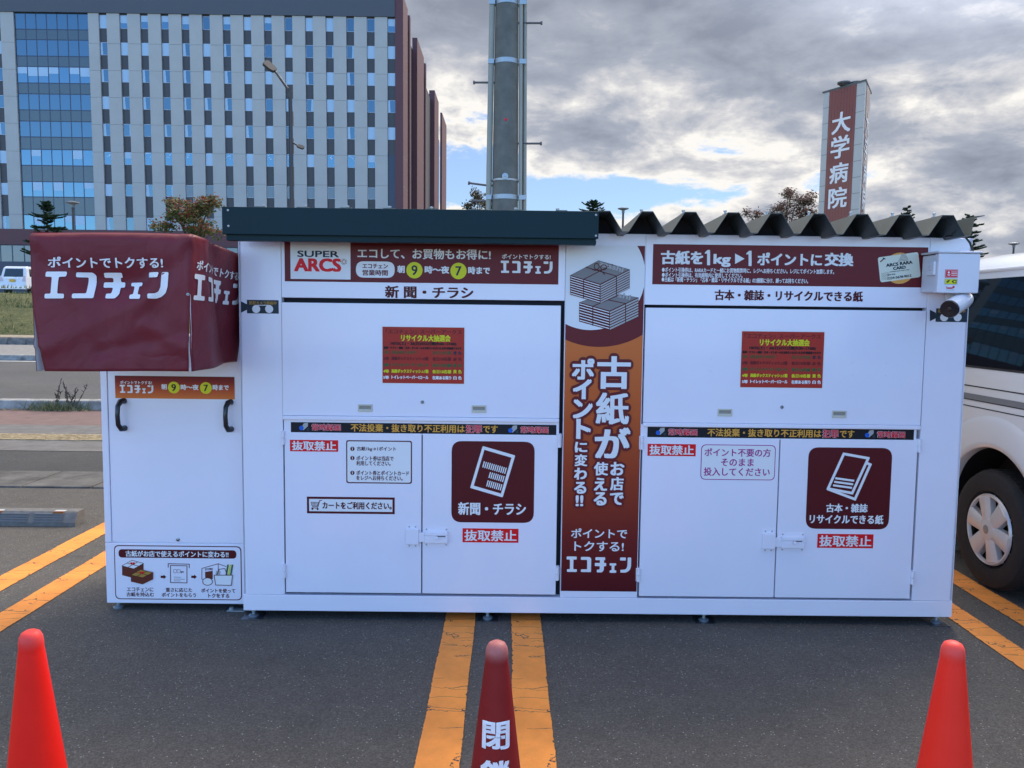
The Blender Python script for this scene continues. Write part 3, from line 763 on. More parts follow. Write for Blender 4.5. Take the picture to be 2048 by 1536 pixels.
def redlabel(x0, y0, x1, y1, door):
    b = MB(); b.rrect(FD, (x0, y0, x1, y1), 0, M_PRED)
    h = y1 - y0; b.text(FD, "抜取禁止", (x0 + 4.5, x1 - 4.5, (y0 + y1) / 2, h * .78), 1, M_PWHITE, .62); b.build("red_label", door)
redlabel(580, 880, 676.5, 903, doors[0]); redlabel(925, 1057, 1037, 1085, doors[1])
redlabel(1295, 888, 1391.5, 912, doors[2]); redlabel(1634.5, 1068, 1746.5, 1096, doors[3])
# rules label
b = MB(); b.rrect(FD, (692.5, 881, 824, 967), 0, M_MAROOND, .012); b.rrect(FD, (694.8, 883.3, 821.7, 964.7), 1, M_PWHITE, .010)
for y in (897.5, 916, 945.5):
    b.disc(FD, 705, y, 4.3, 2, M_MAROOND, 18); b.stroke(FD, [(705, y - 2.4), (705, y + 2.4)], 1.3, 3, M_PWHITE)
for t, x0, x1, y in [("古紙1kg→1ポイント", 714, 792, 898), ("ポイント券は当店で", 713, 787, 916.5), ("利用してください。", 713, 781, 926.5), ("ポイント券とポイントカード", 713, 818, 946), ("をレジへお持ちください。", 713, 805, 956)]:
    b.text(FD, t, (x0, x1, y, 9.3), 2, M_MAROOND, .22)
b.build("notice_label", doors[0])
# cart label
b = MB(); b.rrect(FD, (614, 994, 789.5, 1027.5), 0, M_MAROOND); b.rrect(FD, (618.5, 998.5, 785, 1023), 1, M_PWHITE)
b.stroke(FD, [(622, 1004), (637, 1004.5), (634, 1013.5), (625, 1013), (622, 1004)], 1, 2, M_MAROOND)
b.stroke(FD, [(644, 1000.5), (640, 1000.5), (635, 1016), (624, 1015.5)], 1.3, 3, M_MAROOND)
for q in range(3): b.stroke(FD, [(626 + q * 3, 1004.3), (627 + q * 2.6, 1013)], .7, 2, M_MAROOND)
for q in range(2): b.stroke(FD, [(623, 1007 + q * 3), (636, 1007.2 + q * 3)], .7, 2, M_MAROOND)
b.disc(FD, 625, 1017.5, 2, 2, M_MAROOND, 12); b.disc(FD, 635.5, 1018, 2, 2, M_MAROOND, 12)
b.text(FD, "カートをご利用ください。", (645.5, 783, 1011, 14.5), 2, M_MAROOND, .5); b.build("cart_label", doors[0])
# newspaper square
b = MB(); b.rrect(FD, (903, 883, 1068.5, 1045.5), 0, M_MAROOND, .052)
def z3(x, y): return (780 + x / 5.689, 840 + y / 5.689)
b.dpoly(FD, [z3(1055, 295), z3(1425, 403), z3(1282, 880), z3(912, 772)], 1, M_PWHITE, .006)
b.dpoly(FD, [z3(1074, 338), z3(1382, 428), z3(1262, 836), z3(953, 746)], 2, M_MAROOND, .001)
for i in range(12): b.stroke(FD, [z3(1073 + i * 22.6, 474 + i * 6.6), z3(1057 + i * 22.6, 534 + i * 6.6)], 2.1, 3, M_PWHITE)
for i in range(8): b.stroke(FD, [z3(1143 + i * 22, 596 + i * 6.4), z3(1127 + i * 22, 654 + i * 6.4)], 2.1, 3, M_PWHITE)
for i in range(8): b.stroke(FD, [z3(1117 + i * 22, 690 + i * 6.4), z3(1101 + i * 22, 750 + i * 6.4)], 2.1, 3, M_PWHITE)
b.text(FD, "新聞・チラシ", (917, 1051, 1017.5, 25), 1, M_PWHITE, .75); b.build("newspaper_label", doors[1])
# magazine square
b = MB(); b.rrect(FD, (1614, 895.5, 1781, 1058.5), 0, M_MAROOND, .052)
def z4(x, y): return (1560 + x / 5.689, 840 + y / 5.689)
W_ = 5.2
b.stroke(FD, [z4(725, 385), z4(1003, 435), z4(820, 832), z4(545, 780), z4(725, 385)], W_, 1, M_PWHITE)
b.stroke(FD, [z4(985, 490), z4(1025, 507), z4(850, 900), z4(545, 785)], W_, 3, M_PWHITE)
for y in (662, 702, 742): b.stroke(FD, [z4(635 - (y - 662) * .32, y), z4(832 - (y - 662) * .32, y + 27)], 4, 5, M_PWHITE)
b.text(FD, "古本・雑誌", (1652.5, 1734.5, 1016, 17), 1, M_PWHITE, .6); b.text(FD, "リサイクルできる紙", (1619.5, 1766, 1038.5, 18), 1, M_PWHITE, .6)
b.build("magazine_label", doors[3])
# purple outlined notice
b = MB(); b.rrect(FD, (1401.5, 889.5, 1550.5, 960), 0, M_PURPLE, .026); b.rrect(FD, (1403, 891, 1549, 958.5), 1, M_PWHITE, .024)
for t, x0, x1, y, h in [("ポイント不要の方", 1409, 1541, 905, 16), ("そのまま", 1442, 1507, 924.5, 15), ("投入してください", 1407.5, 1539, 943.5, 16.5)]: b.text(FD, t, (x0, x1, y, h), 2, M_PURPLE, .3)
b.build("purple_notice", doors[2])

# adjustable feet
for (px, py) in [(503, 1226), (975, 1231), (1411, 1235), (1880, 1239)]:
    u = U(px, py); b = MB(); c = FB.P(u, 0, -.035)
    b.tube([c + Vector((0, 0, .006)), c + Vector((0, 0, ZB + .004))], .008, M_ZINC, 10)
    b.lathe([(.024, .004), (.026, .010), (.012, .016)], c, (0, 0, 1), M_ZINC, 16)
    b.lathe([(.016, ZB - .012), (.016, ZB - .001)], c, (0, 0, 1), M_ZINC, 6)
    b.box(c.x - .05, c.x + .05, c.y - .05, c.y + .05, .0005, .0045, M_STEELD); b.build("adjustable_foot", C)

# roof: folded steel plate, ribs run front to back
RY = 3.70; RD = 1.35
pk = at(1548, 425.5, RY).z; vl = at(1590, 468, RY).z + .004
def roof():
    x = at(1295, 428, RY).x; pitch = .2
    xs0 = x - pitch * 9; prof = []
    i = 0
    xend = at(1968, 430, RY).x
    while True:
        c = xs0 + i * pitch
        if c - .1 > xend: break
        prof += [(c - .085, vl), (c - .026, pk), (c + .026, pk), (c + .085, vl)]
        i += 1
    x_first = at(447, 440, RY).x
    last = xs0 + 16 * pitch
    prof = [p for p in prof if x_first - .01 < p[0] < last + .1] + [(last + .112, vl), (xend - .040, pk - .004), (xend + .004, pk + .001)]
    b = MB(); t = .0035; slope = -.015
    pts = prof
    def ring(dy): return [(px_, RY + dy, pz + slope * dy) for px_, pz in pts]
    n = len(pts)
    A, Bk = ring(0), ring(RD)
    b.add(A + Bk, [(i, i + 1, n + i + 1, n + i) for i in range(n - 1)], M_ROOFT)
    A2 = [(p[0], p[1], p[2] - t) for p in A]; B2 = [(p[0], p[1], p[2] - t) for p in Bk]
    b.add(A2 + B2, [(i, n + i, n + i + 1, i + 1) for i in range(n - 1)], M_ROOF)
    b.add(A + A2, [(i, n + i, n + i + 1, i + 1) for i in range(n - 1)], M_ROOFT)
    r = b.build("folded_roof", C)
    # near-black closure behind every rib's front opening, standing in for the shade inside
    b = MB()
    for i in range(len(pts) - 1):
        pass
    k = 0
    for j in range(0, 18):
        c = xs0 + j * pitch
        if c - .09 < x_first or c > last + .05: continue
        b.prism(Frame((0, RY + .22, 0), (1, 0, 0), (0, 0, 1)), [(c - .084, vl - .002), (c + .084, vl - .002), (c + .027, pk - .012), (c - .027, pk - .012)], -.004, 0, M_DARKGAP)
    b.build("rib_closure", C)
    bolt = None
    for j in range(0, 18):
        c = xs0 + j * pitch
        if not (x_first < c < xend - .05): continue
        for dy in (.10, 1.15):
            p = Vector((c - .012, RY + dy, pk + slope * dy))
            if bolt is None:
                b = MB(); b.lathe([(.014, 0), (.013, .004), (.006, .005), (.006, .016), (.0085, .016), (.0085, .022), (0, .024)], p, (0, 0, 1), M_SCREW, 8); bolt = b.build("roof_bolt", r); p0 = p
            else:
                q = dup(bolt, r); q.location = WM[r.name].inverted().to_3x3() @ (p - p0)
    b = MB(); b.fbox(FB, UL - .01, UR - .02, ZT + .001, vl - .006, -.10, -.005, M_WHITE2)
    b.build("roof_beam", C)
    return r
roof()
def fascia():
    a = at(443, 412, RY - .03); c = at(1198, 423.5, RY - .03); d = at(442.5, 467.3, RY - .03); e = at(1197, 478.7, RY - .03)
    z1 = (a.z + c.z) / 2; z0 = (d.z + e.z) / 2; b = MB()
    y = RY - .03
    b.box(a.x, c.x, y, y + .018, z0, z1, M_FASCIA, .003)
    b.box(a.x + .002, c.x - .002, y + .0185, y + .10, z1 - .02, z1 - .002, M_FASCIA)
    b.box(a.x + .012, c.x - .008, y + .0185, y + .075, z0 - .026, z0 + .012, M_FASCIA, .002)
    for (px, py) in [(456, 420.5), (457, 452), (1192, 430), (1192, 471.5)]:
        p = at(px, py, y); b.lathe([(.0055, 0), (.005, .003), (0, .004)], (p.x, y, p.z), (0, -1, 0), M_SCREW, 10)
    b.build("roof_fascia", C)
fascia()
# cable that runs over the roof's right end
b = MB(); b.tube([at(1890, 474, 3.80), at(1912, 470, 3.80), at(1930, 473, 3.80), at(1940, 486, 3.80), at(1946, 503, 3.80)], .005, M_BLACKPL, 8); b.build("cable", C)

# ------------------------------------------------------------------ posters taped on the flaps
def poster(x0, y0, x1, y1, label):
    sx = (x1 - x0) / 165; sy = (y1 - y0) / 113.5
    b = MB(); k = MB.L(b, 0)
    b.rrect(FF, (x0 - 2, y0 - 2, x1 + 2, y1 + 2), 0, M_PWHITE); b.rrect(FF, (x0, y0, x1, y1), 1, M_POSTER)
    X = lambda a: x0 + a * sx; Y = lambda q: y0 + q * sy
    T = lambda t, a, c, q, h, m, bd: b.text(FF, t, (X(a), X(c), Y(q), h * sy), 2, m, bd)
    T("「エコチェン」スーパーアークス", 7, 160, 9, 10, M_MAROON, .3)
    T("リサイクル大抽選会", 38, 137, 22, 13, M_YELLOW, .55)
    T("10/25(土)・26(日)の2日間(9:00~17:00)", 17, 149, 33.5, 7.5, M_BLACK, .4)
    T("新聞・チラシ・雑誌・古本・ダンボールをお持ちいただいた方が1回抽選できます", 3, 160, 42, 5, M_BLACK, .3)
    for q, t1, t2, t3, m, w in [(50.5, "1等", "商品券1000円", "各日10名様", M_OLIVEP, 50), (63, "2等", "高級ボックスティッシュ5箱", "各日10名様", M_MAROON, 74), (76, "3等", "トイレットペーパー12ロール", "各日10名様", M_DGREEN, 74),
                                (88.5, "4等", "高級ボックスティッシュ1箱", "各日10名様", M_YELLOW, 74), (101, "5等", "トイレットペーパー1ロール", "在庫ある限り", M_PWHITE, 74)]:
        T(t1, 2, 13, q, 6.5, m, .35); T(t2, 18.5, 18.5 + w, q, 7, m, .35); T(t3, 101, 138.5, q + 1, 7, m, .35)
    for q, t, m in [(52, "青", M_NAVY), (64.5, "赤", M_MAROON), (77, "緑", M_DGREEN), (89.5, "黄", M_YELLOW), (102, "白", M_PWHITE)]:
        T(t, 143, 149.5, q, 7, m, .3); T("色", 153, 159.5, q, 7, m, .3)
    return tag(b.build("poster"), label, "poster", "red lottery posters on the flap doors")
poster(765, 654.5, 928.5, 767, "red lottery poster on the flap above the newspaper doors")
poster(1482, 663.5, 1646.5, 775.5, "red lottery poster on the flap above the magazine doors")

# ------------------------------------------------------------------ control box and security camera
FC = Frame((0, BY - .14, 0), (1, 0, 0), (0, 0, 1))
def control_box():
    p = FC.uv(1880, 505); q = FC.uv(1961, 585)
    x0, x1, z1, z0 = FC.uv(1876, 545)[0], FC.uv(1959.5, 545)[0], FC.uv(1915, 504)[1], FC.uv(1915, 586)[1]
    mP = mat("white_box_plastic", (.74, .72, .75), .45, var=.03, vscale=5); mP2 = mat("shaded_box_plastic", (.66, .64, .66), .5)
    t = thing("control_box", ((x0 + x1) / 2, BY - .07, z0), "white plastic control box with red and yellow stickers beside the magazine header", "electrical box")
    b = MB(); b.box(x0 + .004, x1 - .004, BY - .105, BY + .016, z0 + .004, z1 - .010, mP, .006); b.build("case", t)
    b = MB(); b.box(x0, x1, BY - .14, BY - .107, z0, z1 - .006, mP, .005)
    ld = b.build("lid", t)
    b = MB(); b.box(x0 - .006, x1 + .004, BY - .146, BY + .014, z1 - .005, z1 + .004, mP2, .003); b.build("rain_cap", t)
    b = MB()
    for (px, py, h) in [(1869.5, 535, .06)]:
        zc = FC.uv(px, py)[1]; b.box(x0 - .014, x0 - .0005, BY - .125, BY - .06, zc - .035, zc + .03, mP, .004)
        b.box(x0 - .018, x0 - .0142, BY - .11, BY - .085, zc - .012, zc + .012, mP2, .002)
    b.build("side_catch", t)
    fr = FC; b = MB()
    b.rrect(fr, (1890, 539, 1915.5, 555.5), 0, M_PINKR); b.rrect(fr, (1891, 540, 1914.5, 554.5), 1, M_PWHITE); b.rrect(fr, (1891.6, 540.6, 1913.9, 553.9), 2, M_PINKR)
    b.disc(fr, 1897, 545, 2.2, 3, M_PWHITE, 12); b.dpoly(fr, [(1893, 547), (1895, 551), (1899, 551), (1901, 547), (1899, 549), (1895, 549)], 3, M_PWHITE)
    for y in (544, 547.3, 550.5): b.stroke(fr, [(1902.5, y), (1913, y)], 1.3, 3, M_PWHITE)
    b.rrect(fr, (1889, 557.5, 1914.5, 569), 0, M_GREYP2); b.rrect(fr, (1890, 558.5, 1913.5, 568), 1, M_YELLOW)
    b.dpoly(fr, [(1891.5, 564), (1896, 560), (1900, 559.5), (1898, 563), (1895, 566)], 2, M_OLIVEP); b.dpoly(fr, [(1903, 563), (1906, 560), (1912.5, 560), (1912.5, 566.5), (1906, 566.5)], 2, M_BLACK); b.rrect(fr, (1906.5, 561.5, 1911, 565), 3, M_YELLOW)
    b.text(fr, "Twosun", (1891.5, 1905, 575.5, 4), 0, M_PINKR, .2); b.disc(fr, 1907, 574, 2.3, 0, M_PINKR, 12); b.stroke(fr, [(1891.5, 580), (1908.5, 580)], .8, 0, M_GREYP2)
    b.build("sticker_set", ld)
control_box()
def cctv():
    f = at(1898.5, 618.5, BY - .20); r = Vector((f.x + .165, BY - .05, f.z + .055)); ax = (f - r).normalized()
    t = thing("security_camera", (r.x, BY, r.z), "white bullet security camera with black face under the control box", "security camera")
    mW = mat("white_camera_shell", (.78, .78, .80), .3, coat=.3)
    b = MB(); ln = (f - r).length
    b.lathe([(0, 0), (.028, .002), (.037, .02), (.041, .06), (.041, ln - .004), (.039, ln)], r, ax, mW, 28); b.build("housing", t, smooth=True, auto=R(40))
    b = MB(); b.lathe([(.0405, -.014), (.0415, -.004), (.039, .003), (.033, .0025), (.016, .0015), (.012, .001), (0, .001)], f, ax, M_BLACKPL, 28)
    b.build("face", t, smooth=True, auto=R(40))
    b = MB(); b.lathe([(.011, .0012), (.008, .0022), (0, .003)], f, ax, mat("lens_glass", (.03, .018, .015), .05, coat=1), 18); b.build("lens", t, smooth=True)
    b = MB(); m = at(1910, 592, BY - .03)
    b.tube([Vector((m.x, BY - .002, m.z)), Vector((m.x, BY - .04, m.z - .004)), r + Vector((0, 0, .01))], .011, mW, 10); b.lathe([(.03, 0), (.028, .008), (.012, .012)], (m.x, BY + .004, m.z), (0, -1, 0), mW, 18); b.build("mount", t)
cctv()

# ------------------------------------------------------------------ ticket cabinet at the left
CY = 3.955
FK = Frame((0, CY, 0), (1, 0, 0), (0, math.sin(TILT), math.cos(TILT)))
def cabinet():
    u0 = FK.uv(207, 975)[0]; u1 = UL - .008
    z0 = FK.uv(345, 1206.5)[1]; z1 = 1.42
    t = thing("ticket_cabinet", ((u0 + u1) / 2, CY, 0), "narrow white cabinet with two black pull handles beside the container", "cabinet", rot=rotB)
    ul = FK.uv(221, 975)[0]; vg = FK.uv(345, 1086)[1]
    b = MB(); b.fbox(FK, u0 + .002, u1, z0, z1, -.75, -.012, M_WHITE, .002); b.build("body", t)
    b = MB(); b.fbox(FK, u0, ul - .003, vg, z1, -.06, .001, M_WHITE, .003); b.fbox(FK, u0, u1, z0 - .001, vg - .0025, -.06, .001, M_WHITE, .003); fr_ = b.build("front_frame", t)
    b = MB(); b.fbox(FK, ul, u1 - .001, vg + .003, z1 - .004, -.03, -.003, M_WHITE, .002); d = b.build("door", t)
    fd = FK.off(-.003)
    for (hx, y0, y1) in [(244, 797, 861), (457.5, 799.5, 863)]:
        a = fd.uv(hx + 4, y0); c = fd.uv(hx + 4, y1); b = MB(); h = a[1] - c[1]
        path = [(0, .0), (-.004, .022), (-.012, .030)]
        P = [fd.P(a[0], a[1] - .012, .0), fd.P(a[0] - .004, a[1] - .013, .030), fd.P(a[0] - .010, a[1] - .035, .046), fd.P(a[0] - .012, (a[1] + c[1]) / 2, .048), fd.P(a[0] - .010, c[1] + .035, .046), fd.P(a[0] - .004, c[1] + .013, .030), fd.P(a[0], c[1] + .012, .0)]
        b.tube(P, [.0155, .0140, .0118, .0112, .0118, .0140, .0155], M_BLACKPL, 12); b.build("pull_handle", d, smooth=True, auto=R(50))
    u, v = fd.uv(356, 1079); b = MB(); b.lathe([(.009, 0), (.009, .004), (0, .006)], fd.P(u, v, 0), fd.N, M_STEELD, 16); b.build("lock", d)
    # opening hours sign
    b = MB()
    lo, hi = fd.uv(350, 796.5)[1], fd.uv(350, 753.5)[1]
    mg = grad_mat("maroon_to_orange_print", None, 2, lo, hi, [(0, (.72, .18, .03)), (.35, (.55, .09, .02)), (.75, (.27, .022, .012)), (1, (.16, .009, .010))])
    b.rrect(fd, (229, 751, 471, 799), 0, M_PWHITE); b.rrect(fd, (230.5, 752.5, 469.5, 797.5), 1, mg)
    b.text(fd, "ポイントでトクする!", (241, 304, 765, 6.5), 2, M_PWHITE, .2); logo(b, fd, (240, 769.5, 307, 786.5), 2, M_PWHITE)
    b.text(fd, "朝", (323.5, 333.5, 773.5, 10.5), 2, M_PWHITE, .5); b.disc(fd, 348, 775, 11.8, 2, M_YELLOW); b.text(fd, "9", (343.5, 352, 775, 13.5), 3, M_BLACK, .4)
    b.text(fd, "時〜夜", (362, 397, 774.5, 10.5), 2, M_PWHITE, .5); b.disc(fd, 412, 776, 11.8, 2, M_YELLOW); b.text(fd, "7", (408, 416, 776, 13), 3, M_BLACK, .4)
    b.text(fd, "時まで", (426, 457.5, 775, 10.5), 2, M_PWHITE, .5); b.build("hours_sign", d)
    # how-to sign
    ff = FK.off(.001); b = MB(); q = lambda x, y: (200 + x / 6.4, 1060 + y / 6.4)
    b.rrect(ff, (229.5, 1091.5, 483.5, 1199.5), 0, M_MAROOND, .026); b.rrect(ff, (231.3, 1093.3, 481.7, 1197.7), 1, M_WHITE, .024)
    b.rrect(ff, (237.5, 1099.3, 473, 1116), 2, M_MAROOND, .020); b.text(ff, "古紙がお店で使えるポイントに変わる!!", (252, 457, 1107.8, 12), 3, M_PWHITE, .4)
    for t_, x0, x1, y in [("エコチェンに", 254.5, 307, 1178.5), ("古紙を持込む", 253.5, 308, 1188.5), ("重さに応じた", 332, 384.5, 1179.5), ("ポイントをもらう", 324, 392, 1189.5), ("ポイントを使って", 403, 470.5, 1181), ("トクをする", 417, 458.5, 1191)]: b.text(ff, t_, (x0, x1, y, 8.5), 2, M_MAROOND, .25)
    def parcel(l, bk, r, f, H, top, ly):
        b.dpoly(ff, [l, f, r, (r[0], r[1] + H), (f[0], f[1] + H), (l[0], l[1] + H)], ly, M_BROWNP); b.dpoly(ff, [l, bk, r, f], ly + 1, top)
        i = lambda p, s_: ((p[0] + s_[0]) / 2, (p[1] + s_[1]) / 2)
        b.stroke(ff, [i(l, bk), i(f, r)], 1, ly + 2, M_BROWNP); b.stroke(ff, [i(l, f), i(bk, r)], 1, ly + 3, M_BROWNP)
        b.stroke(ff, [l, bk, r, f, l], .9, ly + 2, M_MAROOND)
        c = i(l, r); b.disc(ff, c[0] - 2.5, c[1] - 2.5, 2.4, ly + 4, M_PRED, 10); b.disc(ff, c[0] + 2.5, c[1] - 2.5, 2.4, ly + 4, M_PRED, 10)
    parcel(q(285, 455), q(415, 385), q(560, 425), q(435, 495), 19, M_PWHITE, 2); parcel(q(402, 570), q(530, 500), q(685, 540), q(552, 605), 13.5, M_GOLDP, 8)
    for x in (778, 1170): b.dpoly(ff, [q(x, 583), q(x + 38, 583), q(x + 38, 568), q(x + 72, 598), q(x + 38, 628), q(x + 38, 613), q(x, 613)], 2, M_MAROOND)
    b.stroke(ff, [q(875, 475), q(875, 430), q(1145, 436), q(1145, 482)], 1.5, 2, M_MAROOND); b.stroke(ff, [q(905, 452), q(905, 670), q(1115, 675), q(1115, 456), q(905, 452)], 1.4, 3, M_MAROOND)
    for cx in (965, 1010): b.stroke(ff, [q(cx + 24 * math.cos(a * .55), 524 + 24 * math.sin(a * .55)) for a in range(13)], .6, 4, M_MAROOND)
    b.text(ff, "pt", (*[200 + k / 6.4 for k in (1040, 1075)], 1144, 5), 4, M_MAROOND, .15)
    for y, x1 in ((600, 1040), (625, 1085), (648, 1030)): b.stroke(ff, [q(950, y), q(x1, y + 3)], 1.0, 4, M_GREYP)
    b.stroke(ff, [q(1318, 635), q(1306, 628), q(1306, 490), q(1515, 430), q(1515, 520)], 1.3, 2, M_MAROOND); b.stroke(ff, [q(1515, 430), q(1615, 465)], 1.2, 3, M_MAROOND)
    b.text(ff, "STORE", (*[200 + k / 6.4 for k in (1345, 1445)], 1060 + 500 / 6.4, 4), 2, M_MAROOND, .2, rot=R(6))
    b.dpoly(ff, [q(1345, 535), q(1445, 520), q(1445, 625), q(1350, 622)], 2, M_BROWNP)
    b.stroke(ff, [q(1380 + 64 * math.cos(a * .45), 657 + 48 * math.sin(a * .45)) for a in range(15)], 1.2, 5, M_MAROOND)
    b.dpoly(ff, [q(1320, 657), q(1345, 622), q(1380, 612), q(1420, 625), q(1440, 657), q(1415, 692), q(1380, 702), q(1340, 690)], 4, M_PWHITE)
    b.dpoly(ff, [q(1465, 575), q(1700, 575), q(1685, 705), q(1485, 700)], 6, M_PWHITE); b.stroke(ff, [q(1465, 575), q(1700, 575), q(1685, 705), q(1485, 700), q(1465, 575)], 1.3, 7, M_MAROOND)
    b.stroke(ff, [q(1500 + 0, 570), q(1530, 500), q(1600, 490), q(1630, 570)], 1.2, 5, M_MAROOND); b.dpoly(ff, [q(1480, 572), q(1490, 520), q(1545, 525), q(1540, 572)], 3, M_GREYP2)
    for x in (1610, 1640, 1668): b.dpoly(ff, [q(x, 572), q(x + 22, 440), q(x + 42, 440), q(x + 18, 572)], 5, M_DGREEN if x != 1640 else M_YELLOW)
    b.build("how_to_sign", fr_)
    for (px, py) in [(231, 1206)]:
        c = FK.P(FK.uv(px, py)[0], 0, -.03); b = MB()
        b.tube([c, c + Vector((0, 0, z0 + .002))], .009, M_ZINC, 10); b.lathe([(.024, .001), (.026, .008), (.014, .016)], c, (0, 0, 1), M_ZINC, 16); b.build("adjustable_foot", t)
    c = FK.P(FK.uv(466, 1213)[0], 0, -.02); b = MB(); b.box(c.x - .03, c.x + .06, c.y - .03, c.y + .012, .001, .006, M_ZINC); b.lathe([(.012, .006), (.012, .018), (0, .020)], (c.x - .012, c.y - .01, 0), (0, 0, 1), M_ZINC, 6); b.build("anchor_plate", t)
cabinet()

# ------------------------------------------------------------------ maroon cover over the top of the cabinet
def cover():
    Yf = 3.40
    def vinyl():
        m = bpy.data.materials.new("maroon_vinyl"); m.use_nodes = True; g = G(m.node_tree); b = m.node_tree.nodes['Principled BSDF']
        tc = g.n('ShaderNodeTexCoord').outputs['Object']
        c = g.ramp(g.noise(tc, 5, 5, .6), [(.3, (.150, .018, .026)), (.7, (.185, .024, .034))])
        g.put(b.inputs['Base Color'], c); b.inputs['Roughness'].default_value = .47; b.inputs['Specular IOR Level'].default_value = .25
        h1 = g.noise(tc, 2.6, 4, .5, .6); h2 = g.m('ABSOLUTE', g.m('SUBTRACT', g.noise(tc, 3.4, 3, .5, .9), .5)); h3 = g.m('ABSOLUTE', g.m('SUBTRACT', g.noise(tc, 9.0, 2, .5, .5), .5))
        hh_ = g.m('ADD', g.m('MULTIPLY', h1, .9), g.m('ADD', g.m('MULTIPLY', g.m('POWER', h2, .7), .55), g.m('MULTIPLY', h3, .12)))
        g.put(b.inputs['Normal'], g.n('ShaderNodeBump', {'Height': hh_, 'Strength': .6, 'Distance': .03}).outputs[0])
        return m
    mV = vinyl(); mL = mat("grey_vinyl_lining", (.52, .51, .52), .6)
    tl = at(60, 463, Yf); tr = at(383, 466, Yf); bl = at(92, 742, Yf); br = at(376, 743, Yf)
    Yb = 4.25; bl2 = at(74, 742, Yf)
    def front(u, v):       # u 0..1 left to right, v 0..1 bottom to top
        x = (bl.x * (1 - u) + br.x * u) * (1 - v) + (tl.x * (1 - u) + tr.x * u) * v
        x -= (bl.x - bl2.x) * (1 - u) ** 2 * (1 - max(0, (.55 - v) / .55)) * (1 - v)
        z = (bl.z * (1 - u) + br.z * u) * (1 - v) + (tl.z * (1 - u) + tr.z * u) * v
        d = .016 * math.sin(5.5 * u + 2.2 * v + .5) * (.3 + .7 * (1 - v))
        d += .034 * math.exp(-((v - .84 + .20 * math.sin(math.pi * u)) / .10) ** 2) * -1.0 * math.sin(math.pi * min(1, max(0, u))) * .9
        for (cu, cv, a, w, amp) in [(.95, .95, -2.1, .06, .012), (.9, .9, -1.8, .05, -.009), (.05, .95, -1.1, .05, .010), (.1, .2, .5, .06, .008), (.75, .3, -.5, .06, .008), (.45, .15, .25, .05, -.007), (.8, .6, -1.4, .05, .006)]:
            dx, dy = u - cu, v - cv; along = dx * math.cos(a) + dy * math.sin(a); acr = -dx * math.sin(a) + dy * math.cos(a)
            if along > -.1: d += 1.5 * amp * math.exp(-(acr / w) ** 2) * math.exp(-max(0, along) * 1.6)
        z += .006 * math.sin(3.1 * u) * (v > .97)
        edge = max(0, (v - .95) / .05); 
        return Vector((x, Yf - d + .03 * edge ** 2, z - .004 * edge ** 2))
    def side(s, v):        # s 0 at front corner .. 1 at the back
        a = front(1, v); top_drop = .045 * min(1, s * 1.8); bot = .012 * s
        x = a.x + (.020 + .0 * s) * min(1, s * 6) + .018 * math.sin(s * 9 + v * 2.0) * (1 - .6 * v) * min(1, s * 5) - .012 * math.exp(-((s - .25 - .3 * (1 - v)) / .07) ** 2)
        y = a.y + (Yb - Yf) * s
        return Vector((x, y, a.z - top_drop * v + bot * (1 - v)))
    def lside(s, v):
        a = tl * v + bl2 * (1 - v)
        if v > .55: a.x = front(0, v).x
        return Vector((a.x + .012 * math.sin(6 * v) * s, front(0, v).y + .004 + (Yb - Yf) * s, a.z))
    t = thing("cabinet_cover", ((tl.x + tr.x) / 2, 3.8, bl.z), "wrinkled maroon vinyl cover with white lettering over the ticket cabinet", "cover")
    N = 44; b = MB()
    vs = [front(i / N, j / N) for i in range(N + 1) for j in range(N + 1)]
    idx = lambda i, j: i * (N + 1) + j
    b.add(vs, [(idx(i, j), idx(i + 1, j), idx(i + 1, j + 1), idx(i, j + 1)) for i in range(N) for j in range(N)], mV)
    vslit = .56
    # side panel, slit open below the eyelet at the front corner
    M_ = 30; vs = []
    for i in range(M_ + 1):
        for j in range(N + 1):
            s = i / M_; v = j / N; p = side(s, v)
            if v < vslit: p = p + Vector((.014, -.002, 0)) * (1 - s) ** 4 * (1 - v / vslit) * 1.2
            vs.append(p)
    b.add(vs, [(idx(i, j), idx(i + 1, j), idx(i + 1, j + 1), idx(i, j + 1)) for i in range(M_) for j in range(N)], mV)
    vs = [lside(i / 12, j / N) for i in range(13) for j in range(N + 1)]
    b.add(vs, [(idx(i, j), idx(i, j + 1), idx(i + 1, j + 1), idx(i + 1, j)) for i in range(12) for j in range(N)], mV)
    K = 20; vs = []
    for i in range(N + 1):
        for j in range(K + 1):
            a = front(i / N, 1); s = j / K; u = i / N
            zb = side(s, 1).z * u + lside(s, 1).z * (1 - u) - (.006 * math.sin(math.pi * s) * (1 - u))
            xx = lside(s, 1).x * (1 - u) + side(s, 1).x * u
            vs.append(Vector((xx, a.y + (Yb - Yf) * s, zb + .012 * math.sin(math.pi * u) * math.sin(math.pi * s))))
    ix2 = lambda i, j: i * (K + 1) + j
    b.add(vs, [(ix2(i, j), ix2(i + 1, j), ix2(i + 1, j + 1), ix2(i, j + 1)) for i in range(N) for j in range(K)], mV)
    b.mats.append(mL)
    o = b.build("vinyl_sheet", t, smooth=True)
    bm = bmesh.new(); bm.from_mesh(o.data); bmesh.ops.recalc_face_normals(bm, faces=bm.faces[:]); bm.to_mesh(o.data); bm.free()
    md = o.modifiers.new("thickness", 'SOLIDIFY'); md.thickness = .003; md.offset = -1; md.material_offset = 1; md.material_offset_rim = 0
